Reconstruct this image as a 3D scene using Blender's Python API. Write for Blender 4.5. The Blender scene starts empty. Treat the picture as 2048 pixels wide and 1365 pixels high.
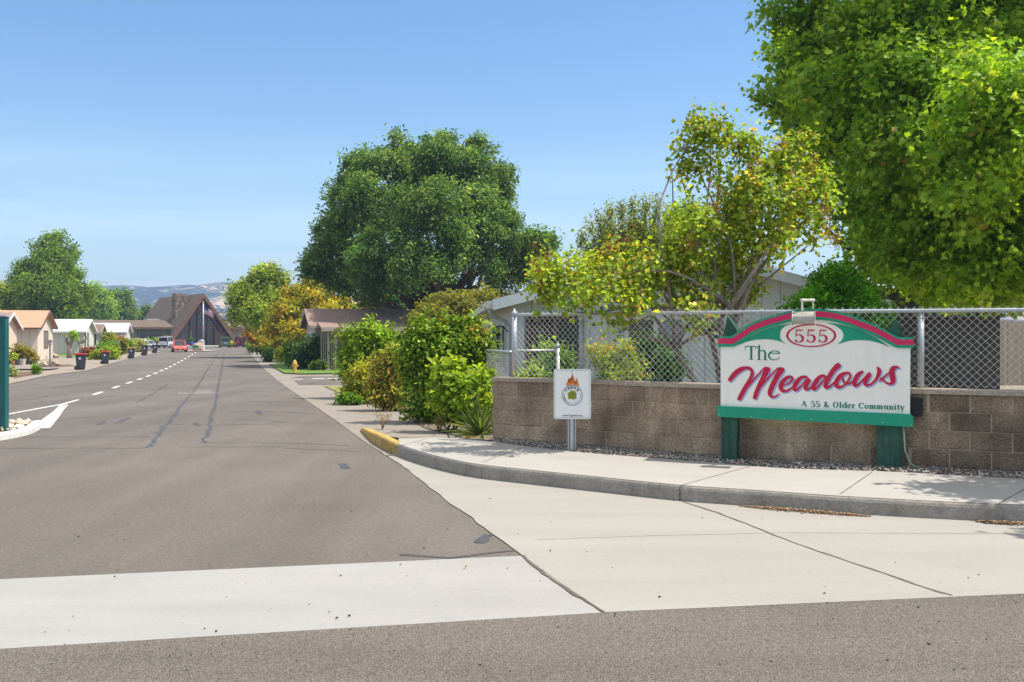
HAZE_D = 4.2e-4
import bpy, bmesh, math, random
import numpy as np
from mathutils import Vector, Matrix
random.seed(7)
SC = bpy.context.scene
COL = SC.collection
FPX, CX, HY, EYE = 1991.0, 1024.0, 663.0, 1.64      # focal length, centre column, horizon row and eye height of the photograph

def gz(y):
    """height of the ground: level at the junction, the avenue falls about a metre"""
    return -math.tanh(0.0135 * max(0.0, y - 13.0))
def P(px, py, Y):
    return ((px - CX) * Y / FPX, Y, EYE - (py - HY) * Y / FPX)
def G(px, py, dz=0.0):
    y = 10.0
    for _ in range(60):
        y = 0.5 * y + 0.5 * (EYE - gz(y) - dz) * FPX / max(py - HY, 6.0)
    return ((px - CX) * y / FPX, y)
def smooth_path(pts, n=6):
    out = []
    for i in range(len(pts) - 1):
        p0 = pts[max(i - 1, 0)]; p1 = pts[i]; p2 = pts[i + 1]; p3 = pts[min(i + 2, len(pts) - 1)]
        for k in range(n):
            t = k / n
            out.append(tuple(0.5 * ((2 * b) + (c - a) * t + (2 * a - 5 * b + 4 * c - d) * t * t + (3 * b - a - 3 * c + d) * t ** 3)
                             for a, b, c, d in zip(p0, p1, p2, p3)))
    out.append(tuple(pts[-1]))
    return out

# ------------------------------------------------------------------ materials
MATS = {}
def nodes_of(name):
    m = bpy.data.materials.new(name); m.use_nodes = True
    nt = m.node_tree; b = nt.nodes['Principled BSDF']
    return m, nt, b
def M(name, col, rough=.75, var=.12, scale=4.0, bump=0.0, bscale=80.0, metal=0.0, spec=.3, col2=None, groove=0.0, detail=6.0, speck=None, stretch=None, wear=()):
    if name in MATS: return MATS[name]
    m, nt, b = nodes_of(name)
    N, L = nt.nodes, nt.links
    tc = N.new('ShaderNodeTexCoord')
    src = tc.outputs['Object']
    if stretch:
        mp = N.new('ShaderNodeMapping'); mp.inputs['Scale'].default_value = stretch
        L.new(src, mp.inputs[0]); src = mp.outputs[0]
    no = N.new('ShaderNodeTexNoise'); no.inputs['Scale'].default_value = scale; no.inputs['Detail'].default_value = detail
    no.inputs['Roughness'].default_value = .65
    L.new(src, no.inputs['Vector'])
    rp = N.new('ShaderNodeValToRGB')
    c2 = col2 or tuple(min(1, c * (1 + var)) for c in col)
    c1 = col if col2 else tuple(c * (1 - var) for c in col)
    rp.color_ramp.elements[0].position = .32; rp.color_ramp.elements[1].position = .68
    rp.color_ramp.elements[0].color = (*c1, 1); rp.color_ramp.elements[1].color = (*c2, 1)
    L.new(no.outputs['Fac'], rp.inputs[0])
    cout = rp.outputs[0]
    if speck:
        n2 = N.new('ShaderNodeTexNoise'); n2.inputs['Scale'].default_value = speck[0]; n2.inputs['Detail'].default_value = 3
        L.new(tc.outputs['Object'], n2.inputs['Vector'])
        r2 = N.new('ShaderNodeValToRGB'); r2.color_ramp.elements[0].position = .38; r2.color_ramp.elements[1].position = .62
        r2.color_ramp.elements[0].color = (speck[1],) * 3 + (1,); r2.color_ramp.elements[1].color = (speck[2],) * 3 + (1,)
        L.new(n2.outputs['Fac'], r2.inputs[0])
        mx = N.new('ShaderNodeMix'); mx.data_type = 'RGBA'; mx.blend_type = 'MULTIPLY'; mx.inputs[0].default_value = 1
        L.new(cout, mx.inputs[6]); L.new(r2.outputs[0], mx.inputs[7]); cout = mx.outputs[2]
    for ws, rot, p0, p1, lo, hi in wear:          # stains, polish and streaks that belong to the surface
        mw = N.new('ShaderNodeMapping'); mw.inputs['Scale'].default_value = ws; mw.inputs['Rotation'].default_value = (0, 0, rot)
        L.new(tc.outputs['Object'], mw.inputs[0])
        nw = N.new('ShaderNodeTexNoise'); nw.inputs['Scale'].default_value = 1; nw.inputs['Detail'].default_value = 5; nw.inputs['Roughness'].default_value = .6
        L.new(mw.outputs[0], nw.inputs['Vector'])
        rw = N.new('ShaderNodeValToRGB'); rw.color_ramp.elements[0].position = p0; rw.color_ramp.elements[1].position = p1
        rw.color_ramp.elements[0].color = (lo, lo, lo, 1); rw.color_ramp.elements[1].color = (hi, hi, hi, 1)
        L.new(nw.outputs['Fac'], rw.inputs[0])
        mx = N.new('ShaderNodeMix'); mx.data_type = 'RGBA'; mx.blend_type = 'MULTIPLY'; mx.inputs[0].default_value = 1
        L.new(cout, mx.inputs[6]); L.new(rw.outputs[0], mx.inputs[7]); cout = mx.outputs[2]
    h = None
    if groove:
        sp = N.new('ShaderNodeSeparateXYZ'); L.new(tc.outputs['Object'], sp.inputs[0])
        ad = N.new('ShaderNodeMath'); ad.operation = 'ADD'; L.new(sp.outputs[0], ad.inputs[0]); L.new(sp.outputs[1], ad.inputs[1])
        mo = N.new('ShaderNodeMath'); mo.operation = 'PINGPONG'; mo.inputs[1].default_value = groove; L.new(ad.outputs[0], mo.inputs[0])
        gt = N.new('ShaderNodeMath'); gt.operation = 'GREATER_THAN'; gt.inputs[1].default_value = groove * .06; L.new(mo.outputs[0], gt.inputs[0])
        h = gt.outputs[0]
        mg = N.new('ShaderNodeMix'); mg.data_type = 'RGBA'; mg.blend_type = 'MULTIPLY'
        iv = N.new('ShaderNodeMath'); iv.operation = 'SUBTRACT'; iv.inputs[0].default_value = 1; L.new(h, iv.inputs[1]); L.new(iv.outputs[0], mg.inputs[0])
        L.new(cout, mg.inputs[6]); mg.inputs[7].default_value = (.6, .6, .6, 1); cout = mg.outputs[2]
    L.new(cout, b.inputs['Base Color'])
    b.inputs['Roughness'].default_value = rough; b.inputs['Metallic'].default_value = metal
    b.inputs['Specular IOR Level'].default_value = spec
    if bump or groove:
        bn = N.new('ShaderNodeTexNoise'); bn.inputs['Scale'].default_value = bscale; bn.inputs['Detail'].default_value = 4
        L.new(tc.outputs['Object'], bn.inputs['Vector'])
        bp = N.new('ShaderNodeBump'); bp.inputs['Strength'].default_value = max(bump, .25 if groove else 0); bp.inputs['Distance'].default_value = .02
        hs = bn.outputs['Fac']
        if groove:
            mm = N.new('ShaderNodeMath'); mm.operation = 'MULTIPLY_ADD'; L.new(bn.outputs['Fac'], mm.inputs[0]); mm.inputs[1].default_value = .2; L.new(h, mm.inputs[2]); hs = mm.outputs[0]
        L.new(hs, bp.inputs['Height']); L.new(bp.outputs[0], b.inputs['Normal'])
    MATS[name] = m
    return m
def glass_mat(name, col=(.02, .025, .03), rough=.06):
    if name in MATS: return MATS[name]
    m, nt, b = nodes_of(name)
    b.inputs['Base Color'].default_value = (*col, 1); b.inputs['Roughness'].default_value = rough
    b.inputs['Specular IOR Level'].default_value = .6
    MATS[name] = m
    return m
def paint(name, col, coat=.6):
    if name in MATS: return MATS[name]
    m, nt, b = nodes_of(name)
    b.inputs['Base Color'].default_value = (*col, 1); b.inputs['Roughness'].default_value = .35
    b.inputs['Coat Weight'].default_value = coat; b.inputs['Coat Roughness'].default_value = .08
    MATS[name] = m
    return m
def attr_mat(name, transl=.35, rough=.5, spec=.3, warm=(1.5, 1.35, .5), bump=0, bscale=40, mottle=0):
    if name in MATS: return MATS[name]
    m, nt, b = nodes_of(name)
    N, L = nt.nodes, nt.links
    at = N.new('ShaderNodeAttribute'); at.attribute_name = 'tint'
    cout = at.outputs['Color']
    if mottle:
        tc = N.new('ShaderNodeTexCoord')
        cur = cout
        for sc_, st_, lo, hi in ((2.2, (1, 1, 1), 1 - mottle, 1 + mottle * .4), (4.5, (1, 1, .16), .78, 1.12), (60, (1, 1, 1), .66, 1.3)):
            mq = N.new('ShaderNodeMapping'); mq.inputs['Scale'].default_value = st_; L.new(tc.outputs['Object'], mq.inputs[0])
            n2 = N.new('ShaderNodeTexNoise'); n2.inputs['Scale'].default_value = sc_; n2.inputs['Detail'].default_value = 5
            L.new(mq.outputs[0], n2.inputs['Vector'])
            r2 = N.new('ShaderNodeValToRGB'); r2.color_ramp.elements[0].position = .35; r2.color_ramp.elements[1].position = .65
            r2.color_ramp.elements[0].color = (lo, lo, lo, 1); r2.color_ramp.elements[1].color = (hi, hi, hi, 1)
            L.new(n2.outputs['Fac'], r2.inputs[0])
            mx = N.new('ShaderNodeMix'); mx.data_type = 'RGBA'; mx.blend_type = 'MULTIPLY'; mx.inputs[0].default_value = 1
            L.new(cur, mx.inputs[6]); L.new(r2.outputs[0], mx.inputs[7]); cur = mx.outputs[2]
        cout = cur
    L.new(cout, b.inputs['Base Color'])
    b.inputs['Roughness'].default_value = rough; b.inputs['Specular IOR Level'].default_value = spec
    if bump:
        tc = N.new('ShaderNodeTexCoord')
        bn = N.new('ShaderNodeTexNoise'); bn.inputs['Scale'].default_value = bscale; bn.inputs['Detail'].default_value = 5
        L.new(tc.outputs['Object'], bn.inputs['Vector'])
        bp = N.new('ShaderNodeBump'); bp.inputs['Strength'].default_value = bump; bp.inputs['Distance'].default_value = .03
        L.new(bn.outputs['Fac'], bp.inputs['Height']); L.new(bp.outputs[0], b.inputs['Normal'])
    if transl:
        tr = N.new('ShaderNodeBsdfTranslucent')
        mu = N.new('ShaderNodeMix'); mu.data_type = 'RGBA'; mu.blend_type = 'MULTIPLY'; mu.inputs[0].default_value = 1
        L.new(at.outputs['Color'], mu.inputs[6]); mu.inputs[7].default_value = (*warm, 1)
        L.new(mu.outputs[2], tr.inputs['Color'])
        ms = N.new('ShaderNodeMixShader'); ms.inputs[0].default_value = transl
        L.new(b.outputs[0], ms.inputs[1]); L.new(tr.outputs[0], ms.inputs[2])
        L.new(ms.outputs[0], N['Material Output'].inputs['Surface'])
    MATS[name] = m
    return m

# ------------------------------------------------------------------ objects
def tag(o, label=None, cat=None, group=None, kind=None):
    if label: o['label'] = label
    if cat: o['category'] = cat
    if group: o['group'] = group
    if kind: o['kind'] = kind
    return o
def thing(name, label, cat, loc=(0, 0, 0), rz=0.0, group=None):
    o = bpy.data.objects.new(name, None); COL.objects.link(o)
    o.empty_display_size = .3
    o.location = loc; o.rotation_euler = (0, 0, rz)
    return tag(o, label, cat, group)
def copy_tree(o, parent=None):
    c = o.copy(); COL.objects.link(c)
    if parent: c.parent = parent
    for ch in list(o.children): copy_tree(ch, c)
    return c

class MB:
    def __init__(s): s.v = []; s.f = []; s.t = []
    def add(s, vs, fs, tint=None):
        n = len(s.v); s.v += [tuple(p) for p in vs]; s.f += [tuple(i + n for i in f) for f in fs]
        if tint is not None: s.t += [tint] * len(vs)
    def box(s, x0, x1, y0, y1, z0, z1, M4=None, tint=None):
        vs = [(x, y, z) for z in (z0, z1) for y in (y0, y1) for x in (x0, x1)]
        if M4 is not None: vs = [tuple(M4 @ Vector(p)) for p in vs]
        s.add(vs, [(0, 2, 3, 1), (4, 5, 7, 6), (0, 1, 5, 4), (2, 6, 7, 3), (0, 4, 6, 2), (1, 3, 7, 5)], tint)
    def prism(s, poly, axis, a0, a1):
        """poly: 2D outline in the plane normal to axis, pushed from a0 to a1"""
        def mk(p, a): return {'x': (a, p[0], p[1]), 'y': (p[0], a, p[1]), 'z': (p[0], p[1], a)}[axis]
        n = len(poly)
        vs = [mk(p, a0) for p in poly] + [mk(p, a1) for p in poly]
        fs = [tuple(range(n))[::-1], tuple(range(n, 2 * n))] + [(i, (i + 1) % n, n + (i + 1) % n, n + i) for i in range(n)]
        s.add(vs, fs)
    def tube(s, pts, r, n=8, cap=True, tint=None):
        pts = [Vector(p) for p in pts]
        rs = r if isinstance(r, (list, tuple)) else [r] * len(pts)
        vs = []; prev = None
        for i, p in enumerate(pts):
            d = (pts[min(i + 1, len(pts) - 1)] - pts[max(i - 1, 0)])
            if d.length < 1e-9: d = Vector((0, 0, 1))
            d.normalize()
            a = (prev if prev is not None else (Vector((1, 0, 0)) if abs(d.x) < .8 else Vector((0, 1, 0))))
            a = (a - d * a.dot(d))
            if a.length < 1e-6: a = d.orthogonal()
            a.normalize(); b = d.cross(a); prev = a
            for k in range(n):
                t = 2 * math.pi * k / n
                vs.append(p + (a * math.cos(t) + b * math.sin(t)) * rs[i])
        fs = [(i * n + k, i * n + (k + 1) % n, (i + 1) * n + (k + 1) % n, (i + 1) * n + k) for i in range(len(pts) - 1) for k in range(n)]
        if cap: fs += [tuple(range(n))[::-1], tuple(range((len(pts) - 1) * n, len(pts) * n))]
        s.add(vs, fs, tint)
    def lathe(s, prof, n=14, c=(0, 0, 0)):
        vs = [(c[0] + r * math.cos(2 * math.pi * k / n), c[1] + r * math.sin(2 * math.pi * k / n), c[2] + z) for r, z in prof for k in range(n)]
        m = len(prof)
        fs = [(i * n + k, i * n + (k + 1) % n, (i + 1) * n + (k + 1) % n, (i + 1) * n + k) for i in range(m - 1) for k in range(n)]
        fs += [tuple(range(n))[::-1], tuple(range((m - 1) * n, m * n))]
        s.add(vs, fs)
    def blob(s, c, r, seed=0, squash=(1, 1, 1), rough=.25, sub=2, tint=None):
        bm = bmesh.new(); bmesh.ops.create_icosphere(bm, subdivisions=sub, radius=1)
        rg = random.Random(seed); ph = [rg.uniform(0, 6) for _ in range(6)]
        vs = []
        for v in bm.verts:
            p = v.co
            k = 1 + rough * (math.sin(2.3 * p.x + ph[0]) * math.sin(2.9 * p.y + ph[1]) + .5 * math.sin(5 * p.z + ph[2] + 4 * p.x))
            vs.append((c[0] + p.x * r * k * squash[0], c[1] + p.y * r * k * squash[1], c[2] + p.z * r * k * squash[2]))
        fs = [[v.index for v in f.verts] for f in bm.faces]
        bm.free(); s.add(vs, fs, tint)
    def build(s, name, mat, parent=None, world=False, smooth=False, bevel=0):
        me = bpy.data.meshes.new(name)
        vs = s.v
        if world and parent is not None:
            inv = (Matrix.Translation(parent.location) @ parent.rotation_euler.to_matrix().to_4x4()).inverted()
            vs = [tuple(inv @ Vector(p)) for p in vs]
        me.from_pydata(vs, [], s.f); me.update()
        if s.t:
            a = me.attributes.new('tint', 'FLOAT_COLOR', 'POINT')
            a.data.foreach_set('color', np.array([(*t, 1) for t in s.t], dtype=np.float32).ravel())
        if smooth: me.shade_smooth()
        me.materials.append(mat)
        o = bpy.data.objects.new(name, me); COL.objects.link(o)
        if parent is not None: o.parent = parent
        if bevel:
            md = o.modifiers.new('Bevel', 'BEVEL'); md.width = bevel; md.segments = 2; md.limit_method = 'ANGLE'
        return o
def struct(o): return tag(o, kind='structure')

def sheet(name, poly, dz, mat, kind='structure', cuts=None, zfun=None):
    bm = bmesh.new()
    vs = [bm.verts.new((x, y, 0)) for x, y in poly]
    f = bm.faces.new(vs); f.normal_update()
    if f.normal.z < 0: f.normal_flip()
    bmesh.ops.triangulate(bm, faces=bm.faces[:])
    ys = [p[1] for p in poly]
    for c in (cuts or [13, 16, 19, 22, 26, 30, 35, 40, 46, 53, 60, 68, 77, 87, 98, 110, 125, 140, 160, 190, 230]):
        if min(ys) < c < max(ys):
            bmesh.ops.bisect_plane(bm, geom=bm.verts[:] + bm.edges[:] + bm.faces[:], plane_co=(0, c, 0), plane_no=(0, 1, 0))
    for v in bm.verts: v.co.z = (zfun or gz)(v.co.y) + dz
    bmesh.ops.recalc_face_normals(bm, faces=bm.faces[:])
    for f in bm.faces:
        if f.normal.z < 0: f.normal_flip()
    me = bpy.data.meshes.new(name); bm.to_mesh(me); bm.free(); me.materials.append(mat)
    o = bpy.data.objects.new(name, me); COL.objects.link(o)
    return tag(o, kind=kind)
def strip_on_ground(mb, pts, w, dz, jitter=0.0, rg=random):
    """a flat painted or tarred line along ground points"""
    n = len(pts); vs = []
    for i, (x, y) in enumerate(pts):
        a = pts[max(i - 1, 0)]; b = pts[min(i + 1, n - 1)]
        dx, dy = b[0] - a[0], b[1] - a[1]; l = math.hypot(dx, dy) or 1
        ww = (w[i] if isinstance(w, (list, tuple)) else w) * .5 * (1 + rg.uniform(-jitter, jitter))
        for s in (-1, 1):
            X, Y = x - s * dy / l * ww, y + s * dx / l * ww
            vs.append((X, Y, gz(Y) + dz))
    mb.add(vs, [(2 * i, 2 * i + 2, 2 * i + 3, 2 * i + 1) for i in range(n - 1)])
def densify(pts, step):
    out = []
    for a, b in zip(pts[:-1], pts[1:]):
        n = max(1, int(math.hypot(b[0] - a[0], b[1] - a[1]) / step))
        out += [(a[0] + (b[0] - a[0]) * k / n, a[1] + (b[1] - a[1]) * k / n) for k in range(n)]
    return out + [tuple(pts[-1])]

# ------------------------------------------------------------------ foliage
LEAF = attr_mat('leaf', .48, .5, .25)
LEAF_GLOSSY = attr_mat('glossy_leaf', .36, .36, .4)
def np_mesh(name, verts, faces, tint, mat, parent):
    me = bpy.data.meshes.new(name)
    nv, nf, k = len(verts), len(faces), faces.shape[1]
    me.vertices.add(nv); me.vertices.foreach_set('co', verts.astype(np.float32).ravel())
    me.loops.add(nf * k); me.loops.foreach_set('vertex_index', faces.astype(np.int32).ravel())
    me.polygons.add(nf); me.polygons.foreach_set('loop_start', np.arange(0, nf * k, k, dtype=np.int32))
    try: me.polygons.foreach_set('loop_total', np.full(nf, k, dtype=np.int32))
    except Exception: pass
    me.update(calc_edges=True)
    a = me.attributes.new('tint', 'FLOAT_COLOR', 'POINT')
    a.data.foreach_set('color', np.concatenate([tint, np.ones((nv, 1))], 1).astype(np.float32).ravel())
    me.materials.append(mat)
    o = bpy.data.objects.new(name, me); COL.objects.link(o)
    if parent is not None: o.parent = parent
    return o
def unit(a): return a / np.maximum(np.linalg.norm(a, axis=1, keepdims=True), 1e-9)
def leaf_mesh(name, pos, nrm, axis, size, width, tint, mat, parent, fold=.18, shape='ovate'):
    n = len(pos)
    a = unit(axis - nrm * np.sum(axis * nrm, 1, keepdims=True)); b = np.cross(nrm, a)
    s = size[:, None]
    if shape == 'lobed':
        out = [(0, 0, 0), (.50, .22, .10), (.27, .42, .05), (.44, .70, .04), (.16, .68, .02), (0, 1, -.1), (-.16, .68, .02), (-.44, .70, .04), (-.27, .42, .05), (-.50, .22, .10)]
        v = np.empty((n, 10, 3))
        for q, (x, y, z) in enumerate(out): v[:, q] = pos + a * s * y + b * s * (x * width * 1.25) + nrm * s * z * 1.3
        f = np.array([[0, 1, 2, 3, 4, 5], [0, 5, 6, 7, 8, 9]])[None] + (np.arange(n) * 10)[:, None, None]
        return np_mesh(name, v.reshape(-1, 3), f.reshape(-1, 6), np.repeat(tint, 10, 0), mat, parent)
    v = np.empty((n, 6, 3))
    v[:, 0] = pos
    v[:, 1] = pos + a * s * .38 + b * s * width * .5 + nrm * s * fold
    v[:, 2] = pos + a * s * .72 + b * s * width * .36 + nrm * s * fold * .6
    v[:, 3] = pos + a * s - nrm * s * .12
    v[:, 4] = pos + a * s * .72 - b * s * width * .36 + nrm * s * fold * .6
    v[:, 5] = pos + a * s * .38 - b * s * width * .5 + nrm * s * fold
    f = np.array([[0, 1, 2, 3], [0, 3, 4, 5]])[None] + (np.arange(n) * 6)[:, None, None]
    return np_mesh(name, v.reshape(-1, 3), f.reshape(-1, 4), np.repeat(tint, 6, 0), mat, parent)
def crown_points(lobes, n_cl, rg, shell=.5, bough=.42, n_b=14):
    """every lobe carries boughs over its shell, and the twigs sit on the boughs, so gaps and shaded hollows come between them"""
    L = np.array(lobes, float)                                  # cx cy cz rx ry rz
    w = (L[:, 3] * L[:, 4] * L[:, 5]) ** .75; w /= w.sum()
    idx = rg.choice(len(L), n_cl, p=w)
    if bough:
        nb = len(L) * n_b; bl = np.repeat(np.arange(len(L)), n_b)
        bd = unit(rg.normal(size=(nb, 3)) + np.array([0, 0, .15])); br = .28 + .44 * rg.random(nb) ** .7
        bc = L[bl, :3] + bd * L[bl, 3:] * br[:, None]
        bs = bough * np.exp(rg.normal(0, .25, nb))
        k = idx * n_b + rg.integers(0, n_b, n_cl)
        d = unit(rg.normal(size=(n_cl, 3)) + bd[k] * .7 + np.array([0, 0, .35]))
        r = (.55 + .45 * rg.random(n_cl) ** .6) * (1 + .1 * rg.normal(size=n_cl))
        p = bc[k] + d * L[idx, 3:] * (bs[k] * r)[:, None]
        return p, unit(d + bd[k] * .6), idx, np.exp(rg.normal(0, .2, nb))[k]
    d = unit(rg.normal(size=(n_cl, 3)))
    r = shell + (1 - shell) * rg.random(n_cl) ** .6
    bump = 1 + .16 * np.sin(d[:, 0] * 5 + idx) * np.sin(d[:, 1] * 6 + 2 * idx) + .12 * rg.normal(size=n_cl)
    p = L[idx, :3] + d * L[idx, 3:] * (r * bump)[:, None]
    return p, d, idx, np.ones(n_cl)
def foliage(name, lobes, parent, n_cl, per, cl_r, size, palette, seed=1, width=.6, shell=.5, up=.35, droop=0.0, mat=None, base=None, zmin=None, out=.6, twig=0.0, flatten=1.0, bough=.42, n_b=14, shape='ovate'):
    """leaves set on twigs spread through the crown's lobes; palette: list of (colour, weight)"""
    rg = np.random.default_rng(seed)
    c, d, idx, tone = crown_points(lobes, n_cl, rg, shell, bough, n_b)
    pc = np.array([q[0] for q in palette], float); pw = np.array([q[1] for q in palette], float); pw /= pw.sum()
    ci = rg.choice(len(pc), n_cl, p=pw)
    pc = np.minimum(pc * np.array([2.0, 1.95, 1.6]), .66)
    ccol = pc[ci] * np.exp(rg.normal(0, .16, (n_cl, 1))) * tone[:, None]
    tw = unit(d * out + rg.normal(size=(n_cl, 3)) * .5 + np.array([0, 0, up]))
    n = n_cl * per
    k = np.repeat(np.arange(n_cl), per)
    t = rg.random(n) - .35
    spread = rg.normal(size=(n, 3)) * np.array([1, 1, flatten])
    pos = c[k] + tw[k] * (t * cl_r * 1.5)[:, None] + spread * cl_r * .42
    axis = unit(tw[k] * .5 + rg.normal(size=(n, 3)) * .7 + np.array([0, 0, -droop]))
    nrm = unit(d[k] * .5 + rg.normal(size=(n, 3)) * .55 + np.array([0, 0, .55]))
    sz = size * np.exp(rg.normal(0, .22, n))
    mixc = rg.random(n) < .25
    col = ccol[k]
    col[mixc] = pc[rg.choice(len(pc), mixc.sum(), p=pw)]
    col = np.clip(col * np.exp(rg.normal(0, .14, (n, 1))), 0, .9)
    if zmin is not None:
        keep = pos[:, 2] > zmin
        pos, axis, nrm, sz, col = pos[keep], axis[keep], nrm[keep], sz[keep], col[keep]
    if base is not None: pos = pos - np.array(base)
    leaf_mesh(name, pos, nrm, axis, sz, width, col, mat or LEAF, parent, shape=shape)
    return c, idx
def limb(mb, a, b, r0, r1, rg, bow=.12, n=7, sides=7):
    a, b = np.array(a, float), np.array(b, float)
    L = np.linalg.norm(b - a)
    off = rg.normal(size=3) * bow * L; off2 = rg.normal(size=3) * bow * .35 * L
    pts = []
    for i in range(n):
        t = i / (n - 1)
        pts.append(tuple(a + (b - a) * t + off * math.sin(math.pi * t) + off2 * math.sin(2 * math.pi * t)))
    mb.tube(pts, [r0 + (r1 - r0) * (i / (n - 1)) ** .8 for i in range(n)], sides)
    return pts
def L3(lst, Y, depth=1.0, flat=1.0):
    """crown lobes given where they stand: column, row, radius, and how far nearer or farther"""
    out = []
    for q in lst:
        px, py, r = q[:3]
        dy = q[3] if len(q) > 3 else 0.0
        y = Y + dy
        x, _, z = P(px, py, y)
        rr = r * y / FPX
        out.append((x, y, z, rr, rr * depth, rr * flat))
    return out
BARK = M('bark', (.11, .085, .065), .9, .35, 9, .8, 30)
BARK_PALE = M('pale_bark', (.27, .22, .18), .9, .35, 12, .7, 40)
def tree(name, label, cat, base, lobes, n_cl, per, cl_r, size, palette, trunk_r=.2, seed=1, bark=None, group=None, stems=1, fork=.35, subs=3, mat=None, limbs=True, skip=None, **kw):
    rg = np.random.default_rng(seed + 99)
    o = thing(name, label, cat, base, 0, group)
    zb = base[2]
    cpts, idx = foliage('crown', lobes, o, n_cl, per, cl_r, size, palette, seed, base=base, mat=mat, **kw)
    if limbs:
        mb = MB()
        cen = np.mean([l[:3] for l in lobes], 0); top = max(l[2] for l in lobes)
        H = top - zb
        for sidx in range(stems):
            sb = np.array(base) + (np.array([rg.uniform(-1, 1), rg.uniform(-1, 1), 0]) * trunk_r * 2.2 if stems > 1 else 0)
            fk = np.array([base[0] + (cen[0] - base[0]) * .35, base[1] + (cen[1] - base[1]) * .35, zb + H * fork]) + rg.normal(size=3) * .06 * H * (stems > 1)
            limb(mb, sb - np.array([0, 0, .1]), fk, trunk_r * (1 if stems == 1 else .75), trunk_r * .75 * (1 if stems == 1 else .7), rg, .04, 8, 9)
            for li, l in enumerate(lobes):
                if li % stems != sidx or (skip and skip(l)): continue
                e = np.array(l[:3])
                limb(mb, fk, e, trunk_r * .42, trunk_r * .12, rg, .08)
                own = cpts[idx == li]
                for q in own[:subs]:
                    limb(mb, e, q, trunk_r * .13, trunk_r * .03, rg, .1, 5, 5)
        mb.build('trunk', bark or BARK, o, world=True, smooth=True)
    return o
# ------------------------------------------------------------------ camera, light, sky
cam = bpy.data.cameras.new('camera'); cam.sensor_width = 36; cam.lens = FPX / 2048 * 36
cam.shift_y = -(682.5 - HY) * -1 / 2048 * -1
cam.clip_start = .05; cam.clip_end = 8000
co = bpy.data.objects.new('camera', cam); COL.objects.link(co)
co.location = (0, 0, EYE); co.rotation_euler = (math.radians(90), 0, 0); SC.camera = co
SUN_EL, SUN_AZ = 59.5, -2.0                                       # az: from +X towards -Y
sd = Vector((math.cos(math.radians(SUN_EL)) * math.cos(math.radians(SUN_AZ)), math.cos(math.radians(SUN_EL)) * math.sin(math.radians(SUN_AZ)), math.sin(math.radians(SUN_EL))))
sl = bpy.data.lights.new('sun', 'SUN'); sl.energy = 4.0; sl.angle = math.radians(.53); sl.color = (1, .955, .885)
so = bpy.data.objects.new('sun', sl); COL.objects.link(so); so.rotation_euler = sd.to_track_quat('Z', 'Y').to_euler()
W = bpy.data.worlds.new('World'); SC.world = W; W.use_nodes = True
nt = W.node_tree; N, L = nt.nodes, nt.links
sky = N.new('ShaderNodeTexSky'); sky.sky_type = 'NISHITA'; sky.sun_disc = False
sky.sun_elevation = math.radians(SUN_EL); sky.sun_rotation = math.radians(90 - SUN_AZ)
sky.air_density = 1.0; sky.dust_density = .5; sky.ozone_density = 2.0; sky.altitude = 400
tc = N.new('ShaderNodeTexCoord')
mp = N.new('ShaderNodeMapping'); mp.inputs['Scale'].default_value = (1.2, 1.2, 16); mp.inputs['Rotation'].default_value = (.02, .05, 0)
L.new(tc.outputs['Generated'], mp.inputs[0])
no = N.new('ShaderNodeTexNoise'); no.inputs['Scale'].default_value = 1.6; no.inputs['Detail'].default_value = 9; no.inputs['Roughness'].default_value = .62
L.new(mp.outputs[0], no.inputs['Vector'])
rp = N.new('ShaderNodeValToRGB'); rp.color_ramp.elements[0].position = .42; rp.color_ramp.elements[1].position = .74
rp.color_ramp.elements[0].color = (0, 0, 0, 1); rp.color_ramp.elements[1].color = (.62, .62, .62, 1)
L.new(no.outputs['Fac'], rp.inputs[0])
sx = N.new('ShaderNodeSeparateXYZ'); L.new(tc.outputs['Generated'], sx.inputs[0])
mr = N.new('ShaderNodeMapRange'); mr.inputs[1].default_value = .20; mr.inputs[2].default_value = .05; L.new(sx.outputs[2], mr.inputs[0])
mu = N.new('ShaderNodeMath'); mu.operation = 'MULTIPLY'; L.new(rp.outputs[0], mu.inputs[0]); L.new(mr.outputs[0], mu.inputs[1])
mx = N.new('ShaderNodeMix'); mx.data_type = 'RGBA'; L.new(mu.outputs[0], mx.inputs[0]); L.new(sky.outputs[0], mx.inputs[6]); mx.inputs[7].default_value = (7.2, 7.6, 8.2, 1)
hz1 = N.new('ShaderNodeMapRange'); hz1.interpolation_type = 'SMOOTHSTEP'; hz1.inputs[1].default_value = .0; hz1.inputs[2].default_value = .32; L.new(sx.outputs[2], hz1.inputs[0])
tn = N.new('ShaderNodeMix'); tn.data_type = 'RGBA'; L.new(hz1.outputs[0], tn.inputs[0]); tn.inputs[6].default_value = (.90, .94, .89, 1); tn.inputs[7].default_value = (.64, .85, .965, 1)
ml = N.new('ShaderNodeMix'); ml.data_type = 'RGBA'; ml.blend_type = 'MULTIPLY'; ml.inputs[0].default_value = 1; L.new(mx.outputs[2], ml.inputs[6]); L.new(tn.outputs[2], ml.inputs[7])
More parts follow.
